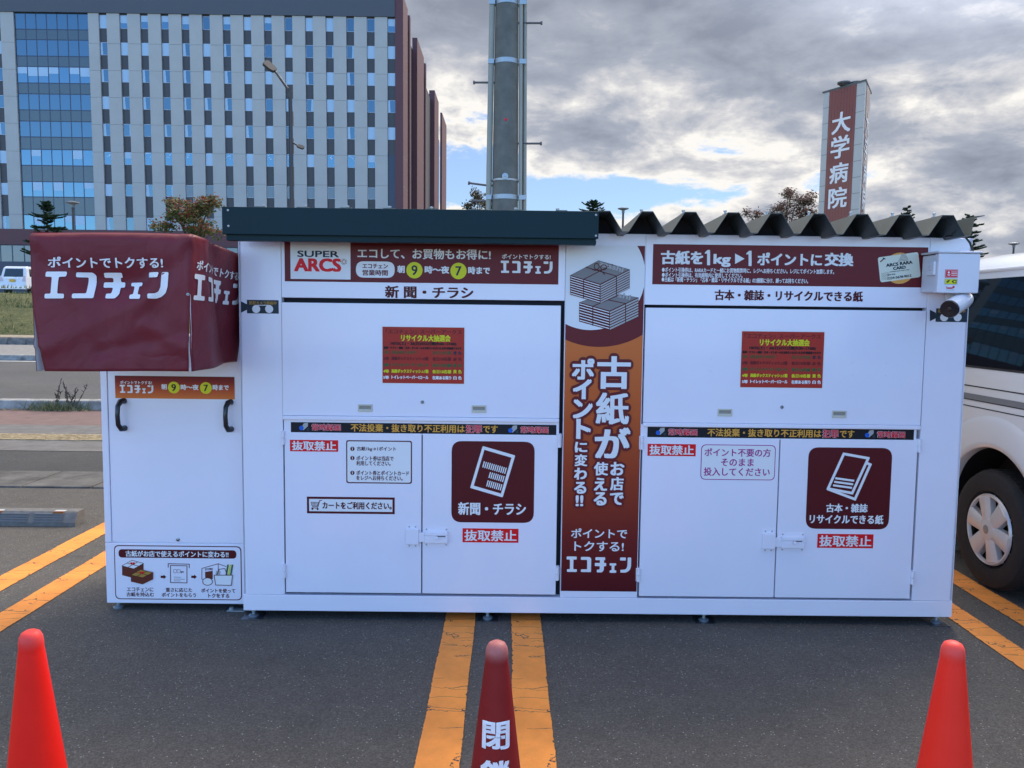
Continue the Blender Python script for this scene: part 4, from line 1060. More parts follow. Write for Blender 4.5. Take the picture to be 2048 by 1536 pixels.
    # lettering that follows the cloth
    def cloth(mbx, vs, fs, fn, nrm, m):
        bm = bmesh.new(); bv = [bm.verts.new((x, y, 0)) for x, y in vs]
        for f in fs:
            try: bm.faces.new([bv[i] for i in f])
            except ValueError: pass
        bmesh.ops.triangulate(bm, faces=bm.faces[:])
        for _ in range(2):
            es = [e for e in bm.edges if e.calc_length() > .03]
            if es: bmesh.ops.subdivide_edges(bm, edges=es, cuts=1); bmesh.ops.triangulate(bm, faces=bm.faces[:])
        bm.verts.index_update(); o_ = []
        for w in bm.verts:
            p = fn(w.co.x, w.co.y); o_.append(p + nrm(w.co.x, w.co.y) * .0034)
        mbx.add(o_, [[w.index for w in f.verts] for f in bm.faces], m); bm.free()
    def nf(fn, sgn):
        def g_(u, v):
            e = .004; a = fn(u + e, v) - fn(u - e, v); c = fn(u, v + e) - fn(u, v - e)
            return a.cross(c).normalized() * sgn
        return g_
    def uvpx(px, py):     # pixel on the front -> cloth coordinates
        p = at(px, py, Yf); v = (p.z - bl.z) / (tl.z - bl.z); xl = bl.x * (1 - v) + tl.x * v; xr = br.x * (1 - v) + tr.x * v
        return (p.x - xl) / (xr - xl), v
    for fn, sgn, tr_ in [(front, 1, lambda u, v: (u, v)), (side, 1, lambda u, v: ((u - .015) * .80 - .02, v))]:
        b = MB(); nn = nf(fn, sgn)
        vs, fs = glyphs("ポイントでトクする!")
        for (ox, oy) in [(0, 0)]:
            pts = []
            for (x, y) in vs:
                u, v = uvpx(101 + x * 224.5, 535.5 - y * 21 + (x - .5) * 1.5); pts.append(tr_(u, v))
            cloth(b, pts, fs, fn, nn, M_PWHITE)
        for ox, oy in ((1, .5), (-1, -.5), (1, -.5), (-1, .5)):
            pts = []
            for (x, y) in vs:
                u, v = uvpx(101 + x * 224.5 + ox * .7, 535.5 - y * 21 + (x - .5) * 1.5 + oy * .7); pts.append(tr_(u, v))
            n2 = (lambda k: (lambda u, v: nn(u, v) * (1 + k)))(.05 * (ox + oy * 2.2 + 3)); cloth(b, pts, fs, fn, n2, M_PWHITE)
        for L in LOGO:
            pts = rnd([(97 + a * 239 / 918, 542.5 + c * 56.5 / 222) for a, c in L], 3.0, 3)
            pp = [tr_(*uvpx(*p)) for p in pts]; cloth(b, pp, [tuple(range(len(pp)))], fn, nn, M_PWHITE)
        b.build("lettering", o)
    b = MB()
    for fn, v in ((front, vslit),):
        p = front(1, vslit) + Vector((-.004, -.004, 0)); b.lathe([(.0065, 0), (.0065, .003), (.003, .004), (.003, 0)], p, (0.4, -1, 0), M_SCREW, 14)
    b.build("eyelet", t)
    b = MB(); A = [front(1, vslit * k / 10) + Vector((.004, .002, 0)) for k in range(11)]; w = [(.012 * (1 - k / 10)) for k in range(11)]
    b.add(A + [A[k] + Vector((w[k] + .0008, .002, 0)) for k in range(11)], [(k, 11 + k, 12 + k, k + 1) for k in range(10)], mL); b.build("slit_edge", t)
    # hidden hood that the cover hangs on
    b = MB(); x0, x1 = tl.x + .09, tr.x - .11
    for yy in (Yf + .05, Yb - .1):
        b.tube([(x0, yy, 1.40), (x0, yy, tl.z - .06), (x1, yy, tl.z - .09), (x1, yy, 1.40)], .012, M_WHITE2, 8)
    for xx, zz in ((x0, tl.z - .06), (x1, tl.z - .09)): b.tube([(xx, Yf + .05, zz), (xx, Yb - .1, zz)], .012, M_WHITE2, 8); b.tube([(xx, Yf + .05, 1.41), (xx, Yb - .1, 1.41)], .012, M_WHITE2, 8)
    b.build("support_frame", t)
cover()

# ------------------------------------------------------------------ traffic cones
def cone(x, y, h, m, label, text=None, lean=(0, 0), parent_group="traffic cones in front of the container"):
    t = thing("traffic_cone", (x, y, 0), label, "traffic cone", parent_group, rot=Matrix.Rotation(lean[0], 4, 'Y') @ Matrix.Rotation(lean[1], 4, 'X'))
    W_ = WM[t.name]; WM[t.name] = Matrix.Translation((x, y, 0))
    prof = [(.112, .028), (.107, .05)]
    r = lambda z: .0285 + (h - .03 - z) * .117
    for k in range(10): prof.append((r(.05 + (h - .11) * k / 9), .05 + (h - .11) * k / 9))
    rt = r(h - .045)
    prof += [(rt * 1.0, h - .05), (rt * 1.005, h - .034), (rt * .93, h - .018), (rt * .75, h - .007), (rt * .45, h - .0015), (0, h)]
    b = MB(); b.lathe(prof, (x, y, 0), (0, 0, 1), m, 48, ref=(1, 0, 0)); body = b.build("cone_body", t, smooth=True, auto=R(35))
    b = MB(); b.box(x - .19, x + .19, y - .19, y + .19, .001, .03, m, .012); b.build("cone_base", t)
    if text:
        b = MB(); mW = mat("worn_white_sticker", (.78, .79, .82), .4, var=.08, vscale=30)
        for (ch, zc, w, hh) in text:
            vs, fs = glyphs(ch)
            for i, (ox, oy) in enumerate([(0, 0), (-1, -.6), (1, .6), (-1, .6), (1, -.6)]):
                pts = []
                for (px, py) in vs:
                    u = (px - .5) * w + ox * .0028; z = zc + (py - .5) * hh + oy * .0028
                    rr = r(z) + .0016 + i * .0002; a = u / rr; pts.append((x + math.sin(a) * rr, y - math.cos(a) * rr, z))
                b.add(pts, fs, mW)
        b.build("sticker_text", body)
    return t
def cone_mat(name, c1, c2, rough, scuff):
    m = bpy.data.materials.new(name); m.use_nodes = True; g = G(m.node_tree); b = m.node_tree.nodes['Principled BSDF']
    tc = g.n('ShaderNodeTexCoord').outputs['Object']
    c = g.ramp(g.noise(tc, 5, 6, .65), [(.3, c1), (.7, c2)])
    sep = g.n('ShaderNodeSeparateXYZ', {0: tc}).outputs[2]
    topw = g.m('MULTIPLY', g.step(sep, .645, .685), g.m('ADD', .45, g.noise(tc, 40, 5, .7)))
    c = g.mix(g.m('MULTIPLY', topw, scuff, clamp=True), c, (.50, .20, .18, 1))
    mp = g.n('ShaderNodeMapping', {0: tc}); mp.inputs['Scale'].default_value = (60, 60, 4)
    sc = g.m('GREATER_THAN', g.noise(mp.outputs[0], 1.0, 4, .7), .71)
    c = g.mix(g.m('MULTIPLY', sc, .25), c, (.6, .4, .38, 1))
    g.put(b.inputs['Base Color'], c); b.inputs['Roughness'].default_value = rough
    b.inputs['Specular IOR Level'].default_value = .18
    g.put(b.inputs['Normal'], g.n('ShaderNodeBump', {'Height': g.noise(tc, 30, 4, .6), 'Strength': .25, 'Distance': .003}).outputs[0])
    return m
pL, pM, pR = gnd(61, 1260, .70), gnd(994, 1282, .70), gnd(1907, 1282.5, .70)
cone(pL.x, pL.y, .70, cone_mat("red_cone_plastic", (.90, .014, .008), (.97, .020, .011), .45, .30), "plain red traffic cone in front of the ticket cabinet")
cone(pM.x, pM.y, .70, cone_mat("faded_maroon_cone_plastic", (.20, .012, .013), (.26, .020, .018), .45, .70), "faded maroon traffic cone with white lettering and a scuffed tip", text=[("閉", .468, .072, .066), ("鎖", .368, .078, .072)])
cone(pR.x, pR.y, .70, cone_mat("bright_red_cone_plastic", (.97, .030, .016), (1.0, .040, .022), .45, .30), "bright red traffic cone in front of the silver van")

# ------------------------------------------------------------------ wheel stops
def wheel_stop(x0, x1, y, label):
    h = .10; dp = .13; mC = mat("wheel_stop_rubber", (.15, .142, .13), .7, var=.25, vscale=20, bump=.002, bscale=120)
    t = thing("wheel_stop", ((x0 + x1) / 2, y, 0), label, "wheel stop", "wheel stops at the end of the bays")
    b = MB(); fr = Frame((0, 0, 0), (0, 1, 0), (0, 0, 1))
    prof = [(y, .001), (y, .028), (y + .035, h - .01), (y + .045, h), (y + dp, h), (y + dp, .001)]
    b.prism(fr, prof, x0 + .0, x1 - .0, mC)
    # ribs on the sloping face
    for (a, c) in ((x0 + .05, (x0 + x1) / 2 - .02), ((x0 + x1) / 2 + .02, x1 - .09)):
        for k in range(4):
            z = .032 + k * .016; yy = y + .035 * (z - .028) / (h - .038)
            b.box(a, c, yy - .0055, yy + .006, z, z + .008, mat("wheel_stop_ridge", (.16, .16, .17), .7))
    b.build("block", t)
    for xx in (x0 + .03, x1 - .17):
        b = MB(); b.box(xx, xx + .075, y + .028, y + .044, h - .014, h + .0015, mat("amber_reflector", (.30, .10, .02), .3)); b.box(xx, xx + .075, y + .0445, y + .075, h + .0003, h + .0025, mat("white_reflector", (.65, .63, .58), .3)); b.build("reflector", t)
    return t
wheel_stop(-3.72, -3.075, 5.50, "grey ribbed wheel stop on the asphalt left of the ticket cabinet")
wheel_stop(2.90, 3.55, 5.15, "dark ribbed wheel stop behind the van's rear wheel")

# ------------------------------------------------------------------ van at the right
def van():
    X0 = 2.775; XC = X0 + .845; XW = 1.69
    mB = mat("silver_white_paint", (.66, .68, .69), .28, coat=.8, var=.015, vscale=1)
    mG = mat("dark_tinted_glass", (.004, .007, .010), .02, spec=.30); mT = mat("tyre_rubber", (.012, .012, .013), .75, bump=.002, bscale=60)
    mK = mat("black_trim", (.012, .012, .014), .5); mH = mat("silver_hubcap", (.62, .61, .60), .35, metal=.3, var=.05, vscale=12)
    mS = mat("grey_trim_band", (.17, .18, .19), .4)
    WY, WZ, WR = 4.42, .347, .347; YF, YR = .72, 5.50
    t = thing("van", (XC, (YF + YR) / 2, 0), "silver white van with dark windows parked right of the container", "van")
    sec = [(.32, .05), (.45, .015), (.70, .0), (.95, .004), (1.20, .018), (1.30, .03), (1.55, .062), (1.78, .10), (1.84, .115), (1.875, .15), (1.93, .24), (1.965, .40), (1.98, .845)]
    ys = [(YF, .35, .62), (YF + .12, .12, .80), (YF + .35, .03, .93), (YF + .9, 0, 1), (2.2, 0, 1), (3.4, 0, 1), (WY, 0, 1), (5.1, .004, 1), (5.38, .03, .995), (YR - .03, .07, .985), (YR, .12, .96)]
    bm = bmesh.new(); rings = []
    for (y, inn, zs) in ys:
        ring = []
        for (z, dx) in sec: ring.append((X0 + dx + inn, y, .32 + (z - .32) * zs))
        for (z, dx) in reversed(sec[:-1]): ring.append((X0 + XW - dx - inn, y, .32 + (z - .32) * zs))
        rings.append([bm.verts.new(p) for p in ring])
    n = len(rings[0])
    for a, c in zip(rings, rings[1:]):
        for i in range(n): bm.faces.new((a[i], a[(i + 1) % n], c[(i + 1) % n], c[i]))
    bm.faces.new(rings[0][::-1]); bm.faces.new(rings[-1])
    bmesh.ops.recalc_face_normals(bm, faces=bm.faces[:])
    # wheel wells cut with a boolean
    me = bpy.data.meshes.new("body"); bm.to_mesh(me); bm.free(); me.materials.append(mB); me.materials.append(mK)
    o = bpy.data.objects.new("body", me); COL.objects.link(o)
    cm = MB()
    for cy in (WY, WY - 2.57):
        cm.lathe([(.455, -.3), (.455, .28)], (X0, cy, WZ + .02), (1, 0, 0), mK, 48); cm.lathe([(.455, -.28), (.455, .3)], (X0 + XW, cy, WZ + .02), (1, 0, 0), mK, 48)
    co = cm.build("cutter"); bpy.context.view_layer.update()
    md = o.modifiers.new("b", 'BOOLEAN'); md.operation = 'DIFFERENCE'; md.object = co; md.solver = 'EXACT'
    bpy.context.view_layer.update()
    nm = bpy.data.meshes.new_from_object(o.evaluated_get(bpy.context.evaluated_depsgraph_get()))
    o.modifiers.clear(); o.data = nm; bpy.data.objects.remove(co)
    for k, p in enumerate(nm.polygons):
        c = p.center
        p.use_smooth = True
        for cy in (WY, WY - 2.57):
            if math.hypot(c.y - cy, c.z - WZ - .02) < .452 and X0 + .02 < c.x < X0 + XW - .02: p.material_index = min(1, len(nm.materials) - 1)
    bm = bmesh.new(); bm.from_mesh(nm)
    for e in bm.edges: e.smooth = len(e.link_faces) == 2 and e.calc_face_angle(3.2) < R(24)
    bm.to_mesh(nm); bm.free()
    inv = WM[t.name].inverted(); nm.transform(inv); o.parent = t; WM[o.name] = WM[t.name]
    def xs(z):
        for (a, da), (c, dc) in zip(sec, sec[1:]):
            if a <= z <= c: return X0 + da + (dc - da) * (z - a) / (c - a)
        return X0
    # flared arch
    for cy, nm_ in ((WY, 0), (WY - 2.57, 1)):
        b = MB(); prof = [(.65, .006), (.625, -.003), (.60, -.008), (.55, -.011), (.49, -.014), (.458, -.011), (.452, .0), (.452, .05)]
        na = 40; vs = []
        for i in range(na + 1):
            a = R(-8) + R(196) * i / na
            for r_, dx in prof:
                z = WZ + .02 + r_ * math.sin(a); vs.append((xs(max(.33, z)) + dx, cy + r_ * math.cos(a), z))
        k = len(prof); b.add(vs, [(i * k + j, i * k + j + 1, (i + 1) * k + j + 1, (i + 1) * k + j) for i in range(na) for j in range(k - 1)], mB)
        b.build("wheel_arch", t, smooth=True)
        b = MB(); b.box(X0 + .03, X0 + .20, cy + .44, cy + .452, .24, .55, mK); b.build("mud_flap", t)
        # wheel
        wc = Vector((X0 + .005, cy, WZ)); b = MB()
        b.lathe([(.205, .03), (.225, .0), (.285, -.012), (.325, -.002), (.343, .03), (.347, .06), (.347, .15), (.33, .19), (.2, .2)], wc, (1, 0, 0), mT, 48)
        for q in range(64):
            a = 2 * math.pi * q / 64; ca, sa = math.cos(a), math.sin(a)
            p = wc + Vector((.035, ca * .3445, sa * .3445)); d = Vector((0, -sa, ca)) * .009; e = Vector((.028, 0, 0)); rr = Vector((0, ca, sa)) * .004
            b.add([p - d, p + d, p + d + e, p - d + e, p - d + rr, p + d + rr, p + d + e + rr, p - d + e + rr], [(4, 5, 6, 7), (0, 1, 5, 4), (1, 2, 6, 5), (3, 0, 4, 7)], mT)
        wh = b.build("wheel", t, smooth=True, auto=R(40))
        b = MB(); b.lathe([(.206, .006), (.200, -.006), (.190, -.004), (.186, .012)], wc, (1, 0, 0), mH, 48, cap=False)
        b.lathe([(.186, .030), (0, .030)], wc, (1, 0, 0), mK, 48, cap=False)
        b.lathe([(.072, .004), (.064, -.010), (.045, -.014), (0, -.015)], wc, (1, 0, 0), mH, 32, cap=False)
        for q in range(6):
            a = 2 * math.pi * q / 6 + R(12)
            def pt(r_, w_, dx): return wc + Vector((dx, math.cos(a) * r_ - math.sin(a) * w_, math.sin(a) * r_ + math.cos(a) * w_))
            vs = [pt(.055, -.040, .0), pt(.055, .040, .0), pt(.192, .056, -.001), pt(.192, -.056, -.001), pt(.06, -.024, -.011), pt(.06, .024, -.011), pt(.186, .036, -.009), pt(.186, -.036, -.009),
                  pt(.055, -.042, .03), pt(.055, .042, .03), pt(.192, .058, .03), pt(.192, -.058, .03)]
            b.add(vs, [(4, 5, 6, 7), (0, 4, 7, 3), (1, 2, 6, 5), (2, 3, 7, 6), (0, 3, 11, 8), (1, 9, 10, 2)], mH)
        b.disc if False else None
        b.lathe([(.026, -.0152), (.022, -.0165), (0, -.0165)], wc, (1, 0, 0), mat("hub_badge", (.30, .30, .31), .35, metal=.5), 20, cap=False)
        b.build("hubcap", wh, smooth=True, auto=R(35))
    # side glass, pillars, trim lines
    def panel(name, y0, y1, z0, z1, m, out, cnr=.04, zt=None):
        b = MB(); nz = 8
        pts = rnd([(y0, z0), (y1, z0), (y1, z1), (y0, z1)], cnr, 5)
        b.add([(xs(z) - out, y, z) for y, z in pts], [tuple(range(len(pts)))], m); return b.build(name, t)
    def grid_panel(name, y0, y1, z0, z1, m, out, nz=7):
        b = MB(); vs = []
        for j in range(nz + 1):
            z = z0 + (z1 - z0) * j / nz
            vs += [(xs(z) - out, y0, z), (xs(z) - out, y1, z)]
        b.add(vs, [(2 * j, 2 * j + 1, 2 * j + 3, 2 * j + 2) for j in range(nz)], m); return b.build(name, t, smooth=True)
    grid_panel("side_window", 3.95, 5.28, 1.275, 1.795, mG, .003); grid_panel("side_window", 2.35, 3.90, 1.275, 1.795, mG, .003)
    grid_panel("window_pillar", 3.901, 3.949, 1.262, 1.80, mK, .002); grid_panel("front_door_window", 1.25, 2.28, 1.26, 1.76, mG, .003)
    b = MB()
    for z0, z1, m in ((1.150, 1.157, mK), (1.075, 1.108, mS), (1.069, 1.075, mK), (1.030, 1.036, mK), (1.262, 1.275, mK)):
        b.add([(xs(z0) - .0025, 1.2, z0), (xs(z0) - .0025, 5.30, z0), (xs(z1) - .0025, 5.30, z1), (xs(z1) - .0025, 1.2, z1)], [(0, 1, 2, 3)], m)
    b.build("side_trim", t)
    b = MB(); b.tube([(xs(1.845) - .004, 1.3, 1.845), (xs(1.845) - .004, 5.3, 1.845)], .012, mB, 8); b.build("roof_gutter", t)
    b = MB(); b.box(X0 + .06, X0 + XW - .06, YR - .10, YR + .08, .33, .58, mB, .03); b.build("rear_bumper", t)
    b = MB(); b.box(X0 + .10, X0 + .2, YR - .05, YR + .0, .75, 1.15, mat("red_lamp_glass", (.4, .01, .01), .1)); b.build("tail_lamp", t)
    b = MB(); b.add([(X0 + .30, YF + .38, 1.25), (X0 + XW - .30, YF + .38, 1.25), (X0 + XW - .3, YF + .80, 1.82), (X0 + .3, YF + .80, 1.82)], [(0, 1, 2, 3)], mG); b.build("windscreen", t)
    b = MB(); b.box(X0 + .15, X0 + XW - .15, .9, 5.3, .22, .33, mK); b.build("underbody", t)
van()

# ------------------------------------------------------------------ utility pole
def utility_pole():
    Yp = 10.9; P = lambda px, py: at(px, py, Yp)
    bot = P(1011, 420); top = P(1013, 0); cx = (bot.x + top.x) / 2
    rb = (P(1037.5, 420).x - P(985, 420).x) / 2; rtp = (P(1036, 0).x - P(990, 0).x) / 2
    z1, z2 = bot.z, top.z; k = (rb - rtp) / (z2 - z1); rad = lambda z: rb + (z1 - z) * k
    mC = mat("aged_pole_concrete", (.135, .138, .120), .9, var=.22, vscale=5, bump=.004, bscale=30)
    m = bpy.data.materials["aged_pole_concrete"]
    mPl = mat("grey_conduit", (.29, .30, .25), .5, var=.06, vscale=3); mDk = mat("dark_cable_cover", (.03, .035, .035), .6)
    t = thing("utility_pole", (cx, Yp, 0), "thick grey concrete utility pole with conduits rising behind the roof", "utility pole")
    b = MB(); H = 12.0; b.lathe([(rad(0), 0), (rad(H), H)], (cx, Yp, 0), (0, 0, 1), mC, 40); b.build("pole", t, smooth=True, auto=R(40))
    def strip(px, py, w, m, dy, name):
        p = P(px, py); b = MB(); off = p.x - cx - rad(p.z)
        a = []
        sgn = 1 if p.x > cx else -1
        e = abs(p.x - cx) - rad(p.z)
        b.tube([(cx + sgn * (rad(z) + e), Yp + dy, z) for z in (0, H)], w, m, 12); b.build(name, t, smooth=True, auto=R(60))
    strip(981, 210, .040, mPl, -.03, "conduit"); strip(1041, 210, .026, mPl, -.06, "conduit"); strip(1049.5, 210, .030, mPl, .02, "conduit"); strip(1045, 210, .012, mDk, -.02, "cable")
    for py in (8, 126, 396):
        z = P(1011, py).z; r_ = rad(z); b = MB(); hh = .030
        b.lathe([(r_ + .002, z - hh), (r_ + .006, z - hh), (r_ + .006, z + hh), (r_ + .002, z + hh)], (cx, Yp, 0), (0, 0, 1), M_ZINC, 40)
        b.box(cx + r_ + .012, cx + r_ + .105, Yp - .09, Yp - .075, z - hh, z + hh, M_ZINC); b.box(cx - r_ - .085, cx - r_ - .005, Yp - .082, Yp - .072, z - hh, z + hh, M_ZINC)
        b.build("steel_band", t)
    z = P(1012, 362).z; b = MB(); b.lathe([(rad(z) + .003, z - .012), (rad(z) + .006, z - .012), (rad(z) + .006, z + .012), (rad(z) + .003, z + .012)], (cx, Yp, 0), (0, 0, 1), M_SCREW, 40); b.build("steel_band", t)
    z = P(1012, 357).z; b = MB(); b.lathe([(.042, 0), (.042, .012), (.012, .014), (.012, .024), (0, .026)], (cx, Yp - rad(z) - .004, z), (0, -1, 0), M_ZINC, 20); b.build("anchor_disc", t)
    for (x0, x1, y0, y1) in [(1053, 1083, 46, 46), (1053, 1082, 287, 287), (978, 948, 165, 165), (976, 938, 371, 366), (976, 945, 402.5, 401.5)]:
        a, c = P(x0, y0), P(x1, y1); b = MB(); b.tube([(cx, Yp, a.z), a, c], .0145, mat("step_bolt_steel", (.10, .105, .11), .5), 8); d = (c - a).normalized(); b.tube([c - d * .012, c + d * .012], .026, MATS["step_bolt_steel"], 8); b.build("step_bolt", t)
    b = MB(); z = P(1013, 245).z; b.lathe([(.018, 0), (.015, .004), (0, .005)], (cx, Yp - rad(z) - .002, z), (0, -1, 0), M_PINKR, 12); b.build("red_stud", t)
utility_pole()

# ------------------------------------------------------------------ hospital building
def hospital():
    YB = 114.0; P = lambda px, py: at(px, py, YB)
    mW = mat("grey_wall_panel", (.415, .40, .365), .6, var=.05, vscale=.4); mD = mat("dark_grey_panel", (.050, .048, .052), .5, var=.06, vscale=.6)
    mM = mat("maroon_wall_panel", (.105, .030, .034), .55, var=.06, vscale=.5); mTop = mat("slate_parapet", (.065, .070, .080), .5, var=.04, vscale=.2)
    mGl = mat("blue_reflecting_glass", (.115, .20, .25), .06, metal=.75); mGd = mat("deep_blue_glass", (.095, .155, .19), .05, metal=.75)
    mCu = mat("pale_curtain", (.36, .50, .62), .4, coat=.3); mFr = mat("window_frame_alu", (.42, .46, .52), .4, metal=.3)
    mSp = mat("spandrel_glass", (.055, .085, .095), .25, coat=.4); mMu = mat("dark_mullion", (.02, .035, .07), .4); mLit = mat("lit_ceiling_lamp", (.9, .9, .85), .5)
    mJ = mat("panel_joint", (.16, .155, .15), .8); mGg = mat("dim_grey_glass", (.10, .135, .15), .15, coat=.6)
    z = lambda py: P(450, py + 3).z       # heights read near the middle of the facade
    top_rows = [29.5, 84, 138, 192.5, 247, 303.5, 368, 434.5]; bot_rows = [56, 109.5, 163.5, 217.5, 271.5, 328.5, 391.5, 461]
    xR = P(790.5, 200).x; xC = P(806, 200).x; xL = -112.0
    ztop = z(26.5); zband1 = z(460); zband0 = z(491); zg = z(525)
    pit = (P(774.8, 150).x - P(195.8 + 5, 150).x) / 14.0
    strips = [P(774.8, 150).x - pit * k for k in range(0, 15)]
    sw = P(790.5, 150).x - P(774.8, 150).x
    XPF = -15.2
    t = thing("hospital_building", ((xL + xC) / 2, YB, 2.34), "tall grey hospital with vertical window strips and maroon end walls", "building")
    # core behind everything
    b = MB(); b.box(xL, xR + .3, YB + .55, YB + 60, 2.34, ztop + 1.2, mD); b.build("rear_wall", t)
    b = MB(); b.box(xL, xR - .02, YB - .15, YB + .6, ztop, ztop + 3.3, mTop); b.build("parapet", t)
    b = MB(); b.box(xL, xC, YB - .12, YB + .5, zband0, zband1, mM); b.build("maroon_band", t)
    zl = [z((a + c) / 2 + 4.5) for a, c in zip(bot_rows, bot_rows[1:])]   # panel joints
    edges = [zband1] + sorted(zl) + [ztop]
    cw0, cw1 = P(36, 200).x - .15, P(176.5, 200).x + .35
    gaps = sorted([(s, s + sw) for s in strips] + [(cw0, cw1)] + [(cw0 - 1.85 - sw - pit * k, cw0 - 1.85 - pit * k) for k in range(0, 11)])
    # the row of piers
    xs_ = [xL] + [v for g_ in gaps for v in g_] ; xs_.append(None)
    prev = xL
    for g0, g1 in gaps:
        if g0 - prev > .3:
            b = MB()
            for a, c in zip(edges, edges[1:]): b.box(prev, g0, YB, YB + .50, a + .018, c - .018, mW)
            b.box(prev + .02, g0 - .02, YB + .03, YB + .549, zband1, ztop, mJ)
            b.build("pier", t)
        prev = g1
    b = MB(); b.box(xR - .001, XPF, YB - .05, YB + .009, 2.34, ztop + 2.95, mM); b.build("end_wall", t)
    # windows
    rng = random.Random(3); cnt = 0; extra = MB()
    hz = [(z(a), z(c)) for a, c in zip(top_rows, bot_rows)]
    kinds = {6: 'dim'}
    def window(b, x0, x1, z0, z1, kind):
        y = YB + .22; f = .05
        b.box(x0, x1, y, y + .225, z0, z1, mFr)
        a, c, lo, hi = x0 + f, x1 - f, z0 + f, z1 - f; y -= .004
        q = lambda u0, u1, v0, v1, m, dy=0: b.poly([(u0, y - dy, v0), (u1, y - dy, v0), (u1, y - dy, v1), (u0, y - dy, v1)], m)
        w = c - a; h = hi - lo
        if kind == 'dim': q(a, c, lo, hi, mGg); return
        if kind == 'full': q(a, c, lo, hi, mCu); return
        g_ = mGd if kind in ('glass', 'left', 'right') else mGl
        q(a, c, lo, hi, g_)
        if kind == 'blind': q(a, c, lo + h * rng.uniform(.3, .6), hi, mCu, .004)
        if kind == 'left': k = rng.uniform(.3, .5); b.poly([(a, y - .004, lo), (a + w * k, y - .004, lo), (a + w * k * .75, y - .004, hi), (a, y - .004, hi)], mCu)
        if kind == 'right': k = rng.uniform(.2, .4); b.poly([(c - w * k, y - .004, lo), (c, y - .004, lo), (c, y - .004, hi), (c - w * k * .75, y - .004, hi)], mCu)
        if kind == 'lamps':
            for i in range(4): xx = a + w * rng.uniform(.1, .7); zz = lo + h * rng.uniform(.55, .95); q(xx, xx + w * .2, zz, zz + .05, mLit, .004)
    allst = [(s, s + sw) for s in strips] + [g_ for g_ in gaps if g_[1] < cw0]
    for si, (x0, x1) in enumerate(allst):
        infr = x1 > P(-2, 200).x
        sp = MB()
        zz = [ztop] + [v for h_ in hz for v in h_] + [zband1]
        sp.box(x0, x1, YB + .26, YB + .549, zband1, ztop, mD); sp.build("strip_wall", t)
        for ri, (zt, zb) in enumerate(hz):
            if si == 0 and ri in (5, 6, 7): continue
            r_ = rng.random()
            if ri >= 6 and si < 11: kind = 'dim' if not (ri == 6 and si > 10) else 'full'
            elif ri == 0: kind = 'blind' if r_ < .6 else ('glass' if r_ < .85 else 'full')
            elif ri == 5: kind = 'lamps' if r_ < .45 else ('full' if r_ < .7 else 'blind')
            else: kind = 'full' if r_ < (.62 if si < 8 else .3) else ('left' if r_ < .78 else ('right' if r_ < .88 else 'glass'))
            if infr and cnt < 99 and not (ri == 7):
                b = MB(); window(b, x0 + .04, x1 - .01, zb, zt, kind); b.build("window", t); cnt += 1
            else: window(extra, x0 + .04, x1 - .01, zb, zt, kind)
    b = MB(); x0 = strips[0]; b.box(x0, x0 + sw, YB + .21, YB + .259, zband1, z(303), mMu); b.build("stair_opening", t)
    tag(extra.build("window", t), kind='stuff')
    # glazed bay
    b = MB(); y = YB + .25
    b.box(cw0, cw1, y, y + .29, zband1, ztop, mMu)
    n = 7; w = (cw1 - cw0 - .12) / n
    for ri in range(9):
        zt = (z(top_rows[ri]) + .25) if ri < 8 else None
        if zt is None: continue
        zb = z(bot_rows[ri]) - .25
        nxt = (z(top_rows[ri + 1]) + .25) if ri < 7 else zband1
        for c in range(n):
            a = cw0 + .06 + c * w + .07; d = cw0 + .06 + (c + 1) * w - .07
            q = lambda v0, v1, m, dy=.004: b.poly([(a, y - dy, v0), (d, y - dy, v0), (d, y - dy, v1), (a, y - dy, v1)], m)
            q(zb + .07, zt - .07, mGd if (ri in (0, 1, 3, 4)) else mGl)
            if ri in (2, 5, 6, 7) and rng.random() < .5: q(zb + .07 + (zt - zb) * rng.choice([.1, .4, .55]), zt - .07, mCu, .012)
            if ri < 7: q(nxt + .07, zb - .07, mSp)
    b.build("glazed_bay", t)
    # ground floor glazing and plinth
    b = MB(); b.box(xL, xR - 1, YB + .1, YB + .54, 2.34, zband0, mMu)
    x = xL
    while x < xR - 3:
        b.poly([(x + .09, YB + .095, zg), (x + 1.61, YB + .095, zg), (x + 1.61, YB + .095, zband0 - .15), (x + .09, YB + .095, zband0 - .15)], mGg); x += 1.7
    b.build("ground_floor_glazing", t)
    # maroon wings stepping back along the right side
    H = ztop + 2.95; XP = -15.2
    def wing(y0, y1, xl):
        b = MB(); b.box(xl, XP, y0, y1, 2.34, H, mM)
        for zz in edges[1:-1]: b.box(XP - .01, XP + .004, y0 + .02, y1 - .02, zz - .03, zz + .03, mJ)
        b.build("side_wing", t)
    b = MB(); b.box(xR - 3.0, -17.3, YB + 2.2, 195, 2.34, H - 2.5, mM); b.build("connecting_wall", t)
    wing(YB + .01, 119, xR + .02); wing(121.4, 122.6, -17); wing(131, 141, -16.0); wing(144, 145.2, -17); wing(161, 170, -16.3); wing(178.5, 191, -15.62)
    b = MB(); xa, xb = at(850, 300, 161.5).x, at(858.5, 300, 161.5).x
    b.box(xa - 6, xb, 161.5, 165, 2.34, H - .6, mD)
    for (a, c) in ((210, 228), (248, 266), (286, 304), (324, 342), (362, 380)): 
        b.poly([(xb - 1.0, 161.49, at(855, c, 161.5).z), (xb - .15, 161.49, at(855, c, 161.5).z), (xb - .15, 161.49, at(855, a, 161.5).z), (xb - 1.0, 161.49, at(855, a, 161.5).z)], mGg)
    b.build("recessed_wall", t)
hospital()

